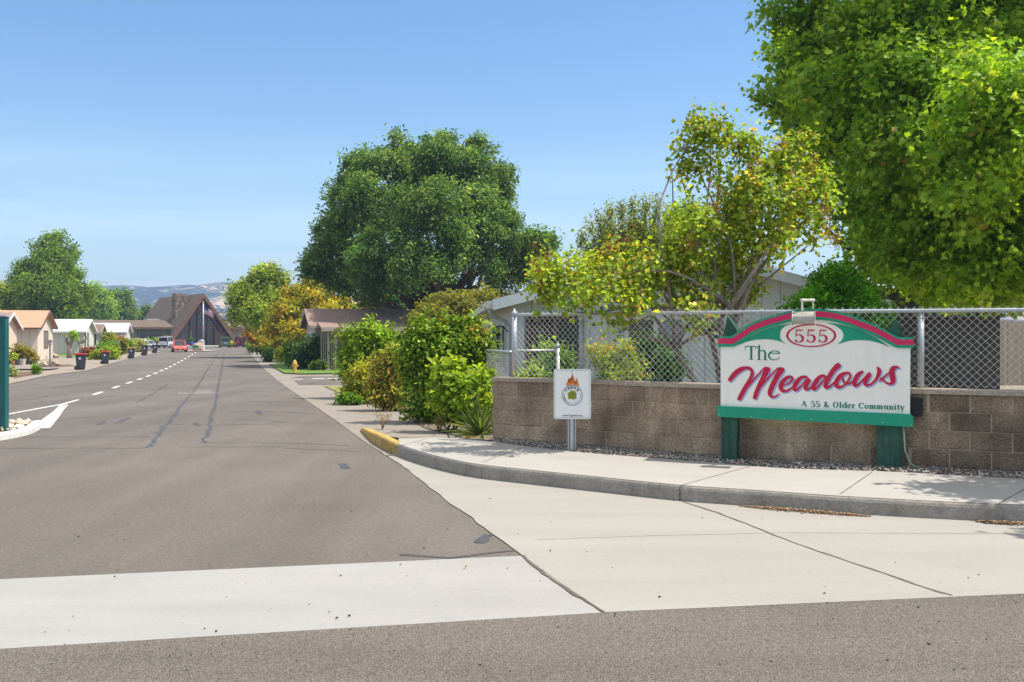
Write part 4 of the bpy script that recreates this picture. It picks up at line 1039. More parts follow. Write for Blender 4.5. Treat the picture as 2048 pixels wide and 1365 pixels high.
mb = MB(); hs = Zf([(410, 782), (410, 690), (395, 655), (440, 620), (470, 590), (510, 580), (560, 600), (582, 603), (584, 635), (612, 660), (602, 690), (602, 782)])
mb.add([onf(*p, .002) for p in hs], [tuple(range(len(hs)))]); mb.build('leaf_emblem', M('emblem_olive', (.30, .33, .02), .5, .25, 60), fsg, world=True)
mb = MB(); strokes(mb, [[(425, 700, 7), (470, 690, 7), (500, 650, 6)], [(500, 600, 6), (520, 650, 8), (510, 710, 7), (520, 780, 7)], [(440, 760, 6), (490, 730, 7), (515, 700, 6)], [(590, 700, 6), (550, 720, 7), (518, 745, 6)], [(575, 620, 6), (550, 670, 7), (520, 690, 6)], [(420, 640, 6), (450, 660, 7), (480, 640, 6)], [(470, 600, 6), (480, 640, 6), (510, 660, 6)]], Zf, .003, onf)
mb.build('leaf_veins', DARK, fsg, world=True)
mb = MB()
x0, x1 = onf(1137.5, 850).x, onf(1150.5, 850).x
for a, b, y0, y1 in ((x0 + .022, x1 - .022, .006, .012), (x0, x0 + .006, .012, .045), (x1 - .006, x1, .012, .045), (x0 - .012, x0, .040, .046), (x1, x1 + .012, .040, .046)):
    mb.box(a, b, FY + y0, FY + y1, .10, 1.14)
mb.add([(x0 + .022, FY + .006, .1), (x0 + .003, FY + .04, .1), (x0 + .003, FY + .04, 1.14), (x0 + .022, FY + .006, 1.14)], [(0, 1, 2, 3)])
mb.add([(x1 - .022, FY + .006, .1), (x1 - .003, FY + .04, .1), (x1 - .003, FY + .04, 1.14), (x1 - .022, FY + .006, 1.14)], [(0, 3, 2, 1)])
pst = mb.build('post', GALV, fsg, world=True)
mb = MB()
for k in range(13): z = .17 + k * .028; mb.tube([((x0 + x1) / 2, FY + .0045, z), ((x0 + x1) / 2, FY + .0058, z)], .0055, 6)
mb.tube([onf(1143.5, 744, .0), onf(1143.5, 744, .004)], .006, 8); mb.tube([onf(1143.5, 834, .0), onf(1143.5, 834, .004)], .006, 8)
mb.build('bolt_holes', DARK, fsg, world=True)

# second entrance sign, mostly outside the frame: its green end post on the median
PY = 16.2
GP = M('teal_post_paint', (.012, .10, .10), .5, .15, 5, .1, 50, col2=(.018, .13, .125))
x1 = (14.5 - CX) * PY / FPX
s2 = thing('median_sign', 'dark teal sign post with a pale cap standing on the stony median', 'sign', (x1 - .06, PY, .05))
mb = MB(); mb.box(x1 - .115, x1, PY - .06, PY + .06, .02, EYE + (663 - 634) * PY / FPX); mb.build('post', GP, s2, world=True, bevel=.006)
mb = MB(); mb.box(x1 - 2.3, x1 - 2.18, PY - .06, PY + .06, .02, 1.87); mb.build('post', GP, s2, world=True, bevel=.006)
mb = MB(); mb.box(x1 - .13, x1 + .015, PY - .075, PY + .075, 1.876, 1.90); mb.tube([(x1 - .085, PY, 1.9), (x1 - .085, PY, 1.945)], .016, 8); mb.tube([(x1 - .015, PY, 1.9), (x1 - .015, PY, 1.93)], .012, 8)
mb.build('cap', M('cap_grey', (.45, .42, .42), .6, .1), s2, world=True)
mb = MB(); mb.box(x1 - 2.17, x1 - .117, PY - .025, PY + .025, .7, 1.8); mb.build('panel', M('panel_pale_blue', (.30, .62, .72), .5, .05), s2, world=True)
# ------------------------------------------------------------------ houses
SHINGLE_B = M('brown_shingles', (.165, .115, .085), .95, .15, 1.2, .6, 30, col2=(.21, .15, .115), speck=(16, .75, 1.2))
SHINGLE_O = M('orange_shingles', (.42, .255, .155), .95, .1, 1.5, .5, 30, col2=(.48, .30, .19), speck=(16, .85, 1.15))
SHINGLE_T = M('tan_shingles', (.27, .175, .14), .95, .12, 1.5, .5, 30, col2=(.33, .22, .175), speck=(16, .8, 1.15))
ROOF_W = M('pale_metal_roof', (.55, .57, .57), .5, .05, 1.5, .05, 30, col2=(.62, .63, .62))
GLASS = glass_mat('window_glass')
DARKIN = M('dark_opening', (.02, .018, .016), .8, .2, 8)
def houseM(nm, col, groove=.3): return M(nm, col, .85, .05, 1.5, .1, 60, groove=groove, col2=tuple(c * 1.06 for c in col))
def house(name, label, origin, rz, L, Wd, eave, ridge, wallmat, roofmat, trim, oh=.45, ohg=.35, win=(), sidewin=(), side='near', z=None, group=None, vent=False):
    """long house: gable end at local x=0 looking along +x, body back to x=-L, width along y"""
    zz = gz(origin[1]) if z is None else z
    t = thing(name, label, 'house', (origin[0], origin[1], zz), rz, group)
    mb = MB(); s = (ridge - eave) / (Wd / 2)
    mb.prism([(0, -.1), (Wd, -.1), (Wd, eave), (Wd / 2, ridge), (0, eave)], 'x', -L, 0); mb.build('wall', wallmat, t)
    mb = MB(); th = .10
    for a, b in ((-oh, Wd / 2), (Wd + oh, Wd / 2)):
        za, zb = eave - s * oh, ridge
        mb.prism([(a, za + .02), (b, zb + .02), (b, zb + .02 + th), (a, za + .02 + th)], 'x', -L - ohg, ohg)
    mb.build('roof', roofmat, t)
    mb = MB()
    for x0, x1 in ((ohg + .003, ohg + .035), (-L - ohg - .035, -L - ohg - .003)):
        for a, b in ((-oh, Wd / 2), (Wd + oh, Wd / 2)):
            za, zb = eave - s * oh, ridge
            mb.prism([(a, za - .10), (b, zb - .10), (b, zb + .135), (a, za + .135)], 'x', x0, x1)
    for y0 in (-oh - .09, Wd + oh + .003):
        mb.box(-L - ohg, ohg, y0, y0 + .087, eave - s * oh - .02, eave - s * oh + .11)
    mb.build('fascia', trim, t)
    def window(x0, x1, z0, z1, face, pane=GLASS, fr=trim):
        o1, o2 = MB(), MB()
        f = .08
        for a, b, c, d in ((x0 - f, x1 + f, z1, z1 + f), (x0 - f, x1 + f, z0 - f, z0), (x0 - f, x0, z0, z1), (x1, x1 + f, z0, z1), ((x0 + x1) / 2 - .03, (x0 + x1) / 2 + .03, z0, z1)):
            if face == 'gable': o1.box(-.01, .05, a, b, c, d)
            elif face == 'near': o1.box(-b, -a, -.05, .01, c, d)
            else: o1.box(-b, -a, Wd - .01, Wd + .05, c, d)
        if face == 'gable': o2.box(-.01, .012, x0, x1, z0, z1)
        elif face == 'near': o2.box(-x1, -x0, -.012, .01, z0, z1)
        else: o2.box(-x1, -x0, Wd - .01, Wd + .012, z0, z1)
        wf = o1.build('window', fr, t); o2.build('pane', pane, wf)
    for w in win: window(*w[:4], 'gable', *(w[4:]))
    for w in sidewin: window(*w[:4], side, *(w[4:]))
    if vent:
        mb = MB(); mb.tube([(-L * .4, Wd * .3, eave + .2), (-L * .4, Wd * .3, ridge + .35)], .06, 8); mb.build('vent_pipe', trim, t)
    return t
RZL = math.atan2(.277, .961)
BEIGE = houseM('beige_siding', (.64, .51, .38)); CREAM = houseM('cream_siding', (.67, .57, .455)); OFFW = houseM('offwhite_siding', (.64, .58, .51)); TANW = houseM('tan_siding', (.52, .43, .35))
TRIMW = M('white_trim', (.66, .66, .64), .6, .04); TRIMB = M('brown_trim', (.15, .085, .06), .7, .1); TRIMT = M('tan_trim', (.42, .34, .27), .7, .05); TRIMG = M('grey_trim', (.40, .39, .37), .6, .05)
CURT = M('curtained_glass', (.42, .42, .42), .3, .3, 6, spec=.6, col2=(.10, .11, .12))
def hp(px, py): return G(px, py)
house('mobile_home', 'beige mobile home with white bargeboard half hidden behind the teal post', hp(0, 727), RZL, 16, 6.0, 2.6, 3.6, BEIGE, SHINGLE_T, TRIMW, win=((1.2, 2.4, 1.0, 2.2, CURT, TRIMB),), group=None)
house('mobile_home', 'peach mobile home with orange shingle roof and brown framed window', hp(75, 720.5), RZL, 18, 7.6, 2.72, 4.05, CREAM, SHINGLE_O, TRIMB, win=((3.0, 4.9, 1.0, 2.35, CURT, TRIMB),), sidewin=())
house('mobile_home', 'cream mobile home with pale grey metal roof behind the pruned stumps', hp(166, 709.5), RZL, 18, 9.0, 2.5, 3.72, OFFW, ROOF_W, TRIMW, win=((1.2, 1.9, .8, 2.3, GLASS, TRIMB), (3.2, 4.3, .8, 2.3, GLASS, TRIMG)))
h4 = house('mobile_home', 'low tan mobile home with open carport eave between two pale roofs', hp(188, 704.5), RZL, 14, 5.0, 2.5, 3.3, TANW, SHINGLE_B, TRIMT, oh=.7, ohg=.9, win=((1.0, 1.9, .9, 2.2, GLASS, TRIMB),))
for y in (.2, 4.7): mb = MB(); mb.box(.7, .82, y, y + .12, 0, 2.5); mb.build('carport_post', TRIMT, h4)
house('mobile_home', 'small white roofed mobile home beside the clubhouse wing', hp(249, 700.5), RZL, 24, 8.5, 2.5, 3.62, OFFW, ROOF_W, TRIMW, win=((2.2, 2.9, .9, 2.3, GLASS, TRIMG),))
# tan house across the side street
c0 = G(631, 740)
th = house('mobile_home', 'tan mobile home with brown shingle roof and screened porch past the side street', (c0[0] - .277 * 6.5, c0[1] + .961 * 6.5), math.pi + RZL, 20, 6.5, 2.55, 3.45, TANW, SHINGLE_T, TRIMT, win=((2.4, 4.0, .9, 2.1, CURT, TRIMW),), side='far', sidewin=((9, 10.6, .9, 2.0, GLASS, TRIMT),), vent=True)
# porch in front of its near long side (local y beyond 6.5, x from -0.9 back to -7)
for x in (-.5, -.9, -1.5, -2.9, -6.5): pch = MB(); pch.box(x - .06, x + .06, 8.55, 8.67, 0, 2.3); pch.build('porch_post', TRIMT, th)
pch = MB(); pch.prism([(6.3, 2.62), (9.0, 2.32), (9.0, 2.42), (6.3, 2.74)], 'x', -7.2, -.1); pch.build('porch_roof', SHINGLE_T, th)
pch = MB(); pch.box(-7.2, -.1, 9.0, 9.05, 2.22, 2.44); pch.build('porch_fascia', TRIMT, th)
pch = MB()
for k in range(22): pch.box(-.14 - k * .11, -.10 - k * .11, 8.59, 8.63, 0, 2.3) if k < 9 else None
pch.box(-2.9, -1.0, 8.58, 8.62, .0, .62); pch.build('porch_screen', TRIMT, th)
pch = MB(); pch.box(-2.8, -1.62, 8.60, 8.61, .65, 2.2); d_ = pch.build('screen_door', DARKIN, th)
pch = MB(); pch.box(-2.86, -1.58, 8.612, 8.64, 1.35, 1.42); pch.box(-2.86, -2.80, 8.612, 8.64, .62, 2.25); pch.box(-1.62, -1.56, 8.612, 8.64, .62, 2.25); pch.build('door_frame', TRIMW, d_)
pch = MB(); pch.box(-7, -.3, 6.6, 9.0, .0, .16); pch.box(-3.4, -1.4, 9.0, 9.6, 0, .1); pch.build('porch_step', WALK, th)

# pale blue house behind the fence
BLUE = M('pale_blue_siding', (.64, .67, .64), .85, .05, 1.5, .1, 60, groove=.2, col2=(.68, .71, .68))
BLUEF = M('pale_blue_fascia', (.66, .70, .72), .7, .05, 2, .1, 40)
bh = thing('gable_house', 'pale blue gabled house with white framed window behind the chain-link fence', 'house', (P(985, 590, 20)[0] + .4, 20.4, -.12), math.radians(3.7))
Wb, Lb, EV, RD = 7.35, 17.0, 2.42, 3.38
sl2 = (RD - EV) / (Wb / 2)
mb = MB(); mb.prism([(0, -.1), (Wb, -.1), (Wb, EV), (Wb / 2, RD), (0, EV)], 'y', 0, Lb); mb.build('wall', BLUE, bh)
mb = MB()
for a in (-.42, Wb + .42): mb.prism([(a, EV - .42 * sl2 + .01), (Wb / 2, RD + .01), (Wb / 2, RD + .10), (a, EV - .42 * sl2 + .10)], 'y', -.42, Lb + .4)
mb.build('roof', SHINGLE_B, bh)
mb = MB()
for a in (-.42, Wb + .42): mb.prism([(a, EV - .42 * sl2 - .13), (Wb / 2, RD - .13), (Wb / 2, RD + .085), (a, EV - .42 * sl2 + .085)], 'y', -.455, -.425)
mb.build('fascia', BLUEF, bh)
mb = MB(); mb.box(-.54, -.42, -.42, Lb + .4, EV - .42 * sl2 - .10, EV - .42 * sl2 + .06); mb.build('gutter', M('cream_gutter', (.60, .57, .50), .6, .05), bh)
mb = MB(); ez = EV - .42 * sl2 - .1
mb.tube([(-.48, -.36, ez + .02), (-.48, -.36, ez - .08), (-.42, -.30, ez - .14), (-.12, -.06, ez - .26), (-.05, -.04, ez - .36), (-.05, -.04, .05)], .035, 8)
mb.build('downspout', M('downspout_grey', (.42, .44, .44), .6, .05), bh, smooth=True)
for x0, x1 in ((-.02, .24), (Wb - .22, Wb + .02)): mb = MB(); mb.box(x0, x1, -.03, .0, 0, EV); mb.build('corner_board', BLUEF, bh)
def bwin(x0, x1, z0, z1, frm, panes, fw=.09):
    o1 = MB()
    for a, b, c, d in ((x0 - fw, x1 + fw, z1, z1 + fw), (x0 - fw, x1 + fw, z0 - fw, z0), (x0 - fw, x0, z0, z1), (x1, x1 + fw, z0, z1), ((x0 + x1) / 2 - .045, (x0 + x1) / 2 + .045, z0, z1)): o1.box(a, b, -.06, .01, c, d)
    f = o1.build('window', frm, bh)
    for i, pm in enumerate(panes):
        a = x0 + (x1 - x0) / 2 * i; o2 = MB(); o2.box(a + (.045 if i else 0), a + (x1 - x0) / 2 - (0 if i else .045), -.02, .01, z0, z1); o2.build('pane', pm, f)
BLIND = M('window_blind', (.36, .38, .40), .5, .05, spec=.5)
def blind_nodes():
    nt = BLIND.node_tree; b = nt.nodes['Principled BSDF']; w = nt.nodes.new('ShaderNodeTexWave'); w.bands_direction = 'Z'; w.inputs['Scale'].default_value = 9
    tcn = nt.nodes.new('ShaderNodeTexCoord'); nt.links.new(tcn.outputs['Object'], w.inputs['Vector'])
    r = nt.nodes.new('ShaderNodeValToRGB'); r.color_ramp.elements[0].color = (.14, .15, .16, 1); r.color_ramp.elements[1].color = (.46, .48, .50, 1)
    nt.links.new(w.outputs['Fac'], r.inputs[0]); nt.links.new(r.outputs[0], b.inputs['Base Color'])
blind_nodes()
bwin(.36, 1.38, .62, 2.0, TRIMB, (glass_mat('brown_glass', (.035, .022, .016)), glass_mat('tinted_glass', (.06, .06, .045), .1)))
bwin(2.40, 3.52, .45, 2.0, TRIMW, (glass_mat('deep_glass', (.012, .014, .018)), BLIND), .10)
mb = MB(); mb.box(Wb * .72, Wb * .72 + .36, 3.0, 3.36, 2.5, 3.75); mb.box(Wb * .72 - .03, Wb * .72 + .39, 2.97, 3.39, 3.70, 3.76); mb.build('flue', M('flue_dark', (.06, .075, .10), .6, .1), bh)
for y in (2.0, 4.2, 5.0, 7.0):
    mb = MB(); mb.box(-.05, .0, y, y + .9 if y != 4.2 else y + .5, .9, 1.95); w_ = mb.build('window', TRIMW, bh)
    mb = MB(); mb.box(-.06, -.05, y + .07, y + (.83 if y != 4.2 else .43), .97, 1.88); mb.build('pane', GLASS, w_)
# wall lantern
BLK = M('black_iron', (.012, .012, .014), .5, .1)
lt = thing('wall_lantern', 'black carriage lantern hanging on a scrolled bracket by the house corner', 'lantern', (bh.location.x - .34, 20.55, 1.55))
mb = MB(); R_ = .062
mb.lathe([(.005, .13), (.03, .11), (.105, .02), (.11, 0)], 8); mb.build('hood', BLK, lt)
mb = MB()
for k in range(6): a = k * math.pi / 3; mb.tube([(.088 * math.cos(a), .088 * math.sin(a), 0), (.058 * math.cos(a), .058 * math.sin(a), -.27)], .009, 5)
mb.lathe([(.07, -.27), (.075, -.285), (.03, -.31), (.02, -.36), (.004, -.39)], 8); mb.build('cage', BLK, lt)
mb = MB(); mb.lathe([(.072, -.005), (.05, -.262)], 8); mb.build('glass', glass_mat('lantern_glass', (.28, .27, .25), .15), lt)
mb = MB(); mb.tube([(0, 0, .13), (0, 0, .17), (.05, 0, .20), (.16, 0, .18), (.22, 0, .10), (.30, 0, .06)], .012, 6); mb.tube([(.30, 0, .16), (.30, 0, -.14)], .02, 6); mb.build('bracket', BLK, lt)

# sheds and boards behind the wall on the right
WOODG = M('grey_fence_boards', (.34, .27, .20), .9, .2, 2, .4, 40, col2=(.45, .37, .28), stretch=(6, 6, .5))
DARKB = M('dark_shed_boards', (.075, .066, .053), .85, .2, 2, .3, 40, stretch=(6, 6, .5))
yl = 21.0; xa, xb = P(1780, 0, yl)[0], P(2000, 0, yl)[0]
shd = thing('garden_shed', 'dark brown board shed standing in the shade below the maple', 'shed', (xb, yl, .1))
mb = MB()
k = 0; x = xa - 2.0
while x < xb - .05:
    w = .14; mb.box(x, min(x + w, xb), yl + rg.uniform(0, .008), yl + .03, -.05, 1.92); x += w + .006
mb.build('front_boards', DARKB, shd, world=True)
mb = MB(); y = yl + .04
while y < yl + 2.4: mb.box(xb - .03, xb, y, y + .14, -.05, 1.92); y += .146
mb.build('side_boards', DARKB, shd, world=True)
mb = MB(); mb.prism([(yl - .2, 1.92), (yl + 2.6, 1.92), (yl + 1.2, 2.6)], 'x', xa - 2.2, xb + .03); mb.build('roof', SHINGLE_B, shd, world=True)
yf = 30.0; xa = P(1988, 0, yf)[0]
fn = thing('board_fence', 'weathered tan wooden board fence at the back of the yard', 'fence', (xa, yf, .05))
mb = MB(); x = xa - 2.5
while x < xa + 9: mb.box(x, x + .138, yf + rg.uniform(0, .012), yf + .03, .0, 1.95 + rg.uniform(-.02, .02)); x += .146
mb.build('boards', WOODG, fn, world=True)
mb = MB(); mb.box(xa - 2.5, xa + 9, yf + .034, yf + .08, .4, .5); mb.box(xa - 2.5, xa + 9, yf + .034, yf + .08, 1.5, 1.6); mb.build('rails', WOODG, fn, world=True)

# ------------------------------------------------------------------ clubhouse
cx0, cy0 = (403 - CX) * 185 / FPX, 185.0
AR = math.atan2(.57, .82)
cl = thing('clubhouse', 'brown A-frame clubhouse with long shingled wings and a stone chimney', 'building', (cx0, cy0, gz(185)), AR)
cl.scale = (1.2, 1.2, 1.2)
SH_A = M('clubhouse_shingles', (.135, .098, .068), .95, .12, .5, .5, 30, col2=(.175, .128, .09), speck=(5, .8, 1.15))
REDW = M('redwood_beams', (.14, .072, .052), .7, .12, 2, .1, 40, col2=(.175, .09, .065))
CLW = M('clubhouse_siding', (.27, .235, .17), .9, .06, .6, .1, 60, groove=.6, col2=(.30, .26, .19))
HALF, APX, FOOT = 5.15, 7.75, .75
mb = MB()
for s in (-1, 1):
    mb.prism([(s * HALF, FOOT), (0, APX - .02), (0, APX + .25), (s * (HALF + .17), FOOT + .12)], 'y', -.9, 23)
mb.build('roof', SH_A, cl)
mb = MB()
for s in (-1, 1):
    mb.prism([(s * (HALF - .34), FOOT - .35), (0, APX - .42), (0, APX + .3), (s * (HALF + .26), FOOT - .1)], 'y', -1.25, -.91)
    mb.prism([(s * (HALF - .9), FOOT - .3), (0, APX - 1.2), (0, APX - .75), (s * (HALF - .6), FOOT - .3)], 'y', .0, .25)
mb.build('gable_beam', REDW, cl)
mb = MB()
def ax(z): return HALF * (APX - z) / (APX - FOOT)
mb.box(-ax(5.2) + .3, ax(5.2) - .3, .3, .5, 5.05, 5.35); mb.box(-ax(2.75) + .3, ax(2.75) - .3, .32, .5, 2.66, 2.84)
for x in (-3.4, -1.55, -.45, .45, 1.1, 2.2): mb.box(x - .11, x + .11, .28, .52, 0, min(APX * .9, APX - abs(x) / HALF * (APX - FOOT) - .5))
mb.build('mullion', REDW, cl)
mb = MB(); mb.prism([(-HALF + .3, 0), (HALF - .3, 0), (HALF - .35, FOOT), (0, APX - .4), (-HALF + .35, FOOT)], 'y', .6, .7)
mb.build('glazing', glass_mat('clubhouse_glass', (.035, .035, .045), .12), cl)
for x0, x1, h in ((-4.5, -3.5, 2.0), (2.3, 4.0, 2.2)): mb = MB(); mb.box(x0, x1, .35, .58, 0, h); mb.build('infill_wall', M('infill_stone', (.20, .13, .10), .9, .3, 4, .4, 20), cl)
mb = MB(); mb.box(-.35, .33, .53, .58, 0, 2.3); mb.box(.56, 1.0, .53, .58, 0, 2.3); mb.build('door', glass_mat('door_glass', (.01, .012, .018), .1), cl)
STONEW = attr_mat('rubble_stone', 0, .95, .15, bump=.8, bscale=6, mottle=.3)
mb = MB(); rg2 = random.Random(5)
z = 3.0
while z < 7.95:
    h = rg2.uniform(.22, .4)
    for (x0, x1, y0, y1) in ((-2.75, -1.0, 4.2, 6.2),):
        for face in range(3):
            u, um = (x0, x1) if face == 0 else (y0, y1)
            while u < um - .05:
                w = min(rg2.uniform(.25, .6), um - u); c = np.array((.30, .23, .16)) * rg2.uniform(.55, 1.35); d = rg2.uniform(.0, .06)
                if face == 0: mb.box(u + .01, u + w - .01, y0 - d, y0 + .3, z + .01, z + h - .01, tint=tuple(c))
                elif face == 1: mb.box(x1 - .3, x1 + d, u + .01, u + w - .01, z + .01, z + h - .01, tint=tuple(c))
                else: mb.box(x0 - d, x0 + .3, u + .01, u + w - .01, z + .01, z + h - .01, tint=tuple(c))
                u += w
    z += h
mb.box(-2.7, -1.05, 4.25, 6.15, 2.8, 7.9, tint=(.2, .16, .12)); mb.build('chimney', STONEW, cl)
for nm, x0, x1 in (('left', -28.0, -4.1), ('right', 4.1, 15.5)):
    mb = MB(); mb.box(x0, x1, 1.2, 10.5, -.1, 2.75); mb.build('wing_wall', CLW, cl)
    mb = MB(); mb.prism([(.3, 2.62), (5.6, 3.72), (5.6, 3.92), (.3, 2.82)], 'x', x0 - .5, x1); mb.prism([(11.2, 2.62), (5.61, 3.72), (5.61, 3.92), (11.2, 2.82)], 'x', x0 - .5, x1); mb.build('wing_roof', SH_A, cl)
    mb = MB(); mb.box(x0 - .5, x1, .22, .297, 2.55, 2.84); mb.build('wing_fascia', TRIMB, cl)
for x0, x1 in ((-15.6, -12.4), (-9.2, -5.9), (8.0, 10.5)):
    mb = MB()
    for a, b, c, d in ((x0 - .1, x1 + .1, 2.15, 2.3), (x0 - .1, x1 + .1, .75, .9), (x0 - .1, x0, .9, 2.15), (x1, x1 + .1, .9, 2.15)): mb.box(a, b, 1.1, 1.21, c, d)
    w_ = mb.build('window', TRIMB, cl); mb = MB(); mb.box(x0, x1, 1.16, 1.22, .9, 2.15); mb.build('pane', glass_mat('wing_glass', (.05, .06, .07), .08), w_)
mb = MB(); mb.box(-11.9, -10.9, 1.15, 1.2, 2.32, 2.5); mb.build('wall_plate', TRIMT, cl)
mb = MB(); mb.box(-6.6, -4.2, 6, 8, 3.7, 4.15); mb.build('roof_vent', TRIMG, cl)
# flagpole and its flag
fy = 168.0
fx = (406.5 - CX) * fy / FPX; fz = gz(fy)
fp = thing('flagpole', 'tall pale flagpole in front of the A-frame gable', 'flagpole', (fx, fy, fz))
mb = MB(); ht = EYE + (663 - 606) * fy / FPX - fz
mb.tube([(0, 0, 0), (0, 0, ht)], [.15, .09], 10); mb.build('pole', M('pole_grey', (.50, .52, .54), .4, .05, metal=.3), fp, smooth=True)
mb = MB(); mb.blob((0, 0, ht + .12), .17, 3, rough=0); mb.build('finial', M('finial_gold', (.5, .36, .1), .4, .05, metal=.5), fp, smooth=True)
fl = thing('flag', 'drooping striped flag with blue canton flying from the pole', 'flag', (fx + .12, fy, fz + ht - .35))
NX, NZ = 14, 13
def flagp(i, j):
    u, v = i / NX, j / NZ
    x = u * 1.55 + .1 * math.sin(v * 3); zd = -v * 1.45 - u * 1.0 * (1 - .35 * v) - .25 * u * u; y = .16 * math.sin(u * 9 + v * 2) * u
    return (x, y, zd)
for nm, cols, sel in (('red_stripes', (.42, .02, .04), lambda i, j: j % 2 == 0 and not (i < 6 and j < 7)), ('white_stripes', (.7, .68, .68), lambda i, j: j % 2 == 1 and not (i < 6 and j < 7)), ('canton', (.02, .035, .16), lambda i, j: i < 6 and j < 7)):
    mb = MB()
    for i in range(NX):
        for j in range(NZ):
            if sel(i, j): mb.add([flagp(i, j), flagp(i + 1, j), flagp(i + 1, j + 1), flagp(i, j + 1)], [(0, 1, 2, 3)])
    mb.build(nm, M('flag_' + nm, cols, .8, .05), fl)
# stone marker and small green sign on the far island
my = 128.0; mx_ = (399 - CX) * my / FPX
sheet('far_island', [(mx_ - 1.7, my - 2.0), (mx_ + 1.6, my - 2.0), (mx_ + 1.6, my + 4), (mx_ - 1.7, my + 4)], .10, M('island_concrete', (.52, .47, .40), .9, .1, 3))
mk = thing('stone_marker', 'pale pink boulder marker at the end of the dashed line', 'boulder', (mx_ - .2, my, gz(my) + .1))
mb = MB(); mb.blob((0, 0, .45), .62, 8, (1.15, .6, .95), .18); mb.build('boulder', M('pink_stone', (.46, .31, .24), .9, .2, 3, .6, 12), mk)
mb = MB(); mb.box(-.1, .6, .42, .72, -.05, 1.15); mb.prism([(-.15, 1.15), (.65, 1.15), (.25, 1.4)], 'y', .38, .76); mb.build('plinth', TRIMW, mk)
gs = thing('street_sign', 'tiny dark green sign plate on a short stake by the boulder', 'sign', (mx_ - .25, my - 1.6, gz(my) + .1))
mb = MB(); mb.box(-.05, .62, -.02, .02, .30, .66); mb.build('plate', S_GREEN, gs)
mb = MB(); mb.box(-.09, -.05, -.02, .02, 0, .7); mb.build('stake', TRIMB, gs)
# blue planter by the entrance
bp_ = ((383 - CX) * 176 / FPX, 176.0)
pl = thing('planter', 'cobalt blue planter pot with foliage at the clubhouse entrance', 'planter', (bp_[0], bp_[1], gz(175)))
mb = MB(); mb.lathe([(.22, 0), (.42, .3), (.46, .6), (.40, .72), (.36, .72), (.36, .6)], 14); mb.build('pot', paint('cobalt_glaze', (.01, .03, .30)), pl, smooth=True)
foliage('plant', [(bp_[0], bp_[1], gz(175) + 1.0, .3, .3, .5)], pl, 40, 5, .2, .2, [((.05, .10, .02), 1)], 3, base=(bp_[0], bp_[1], gz(175)))

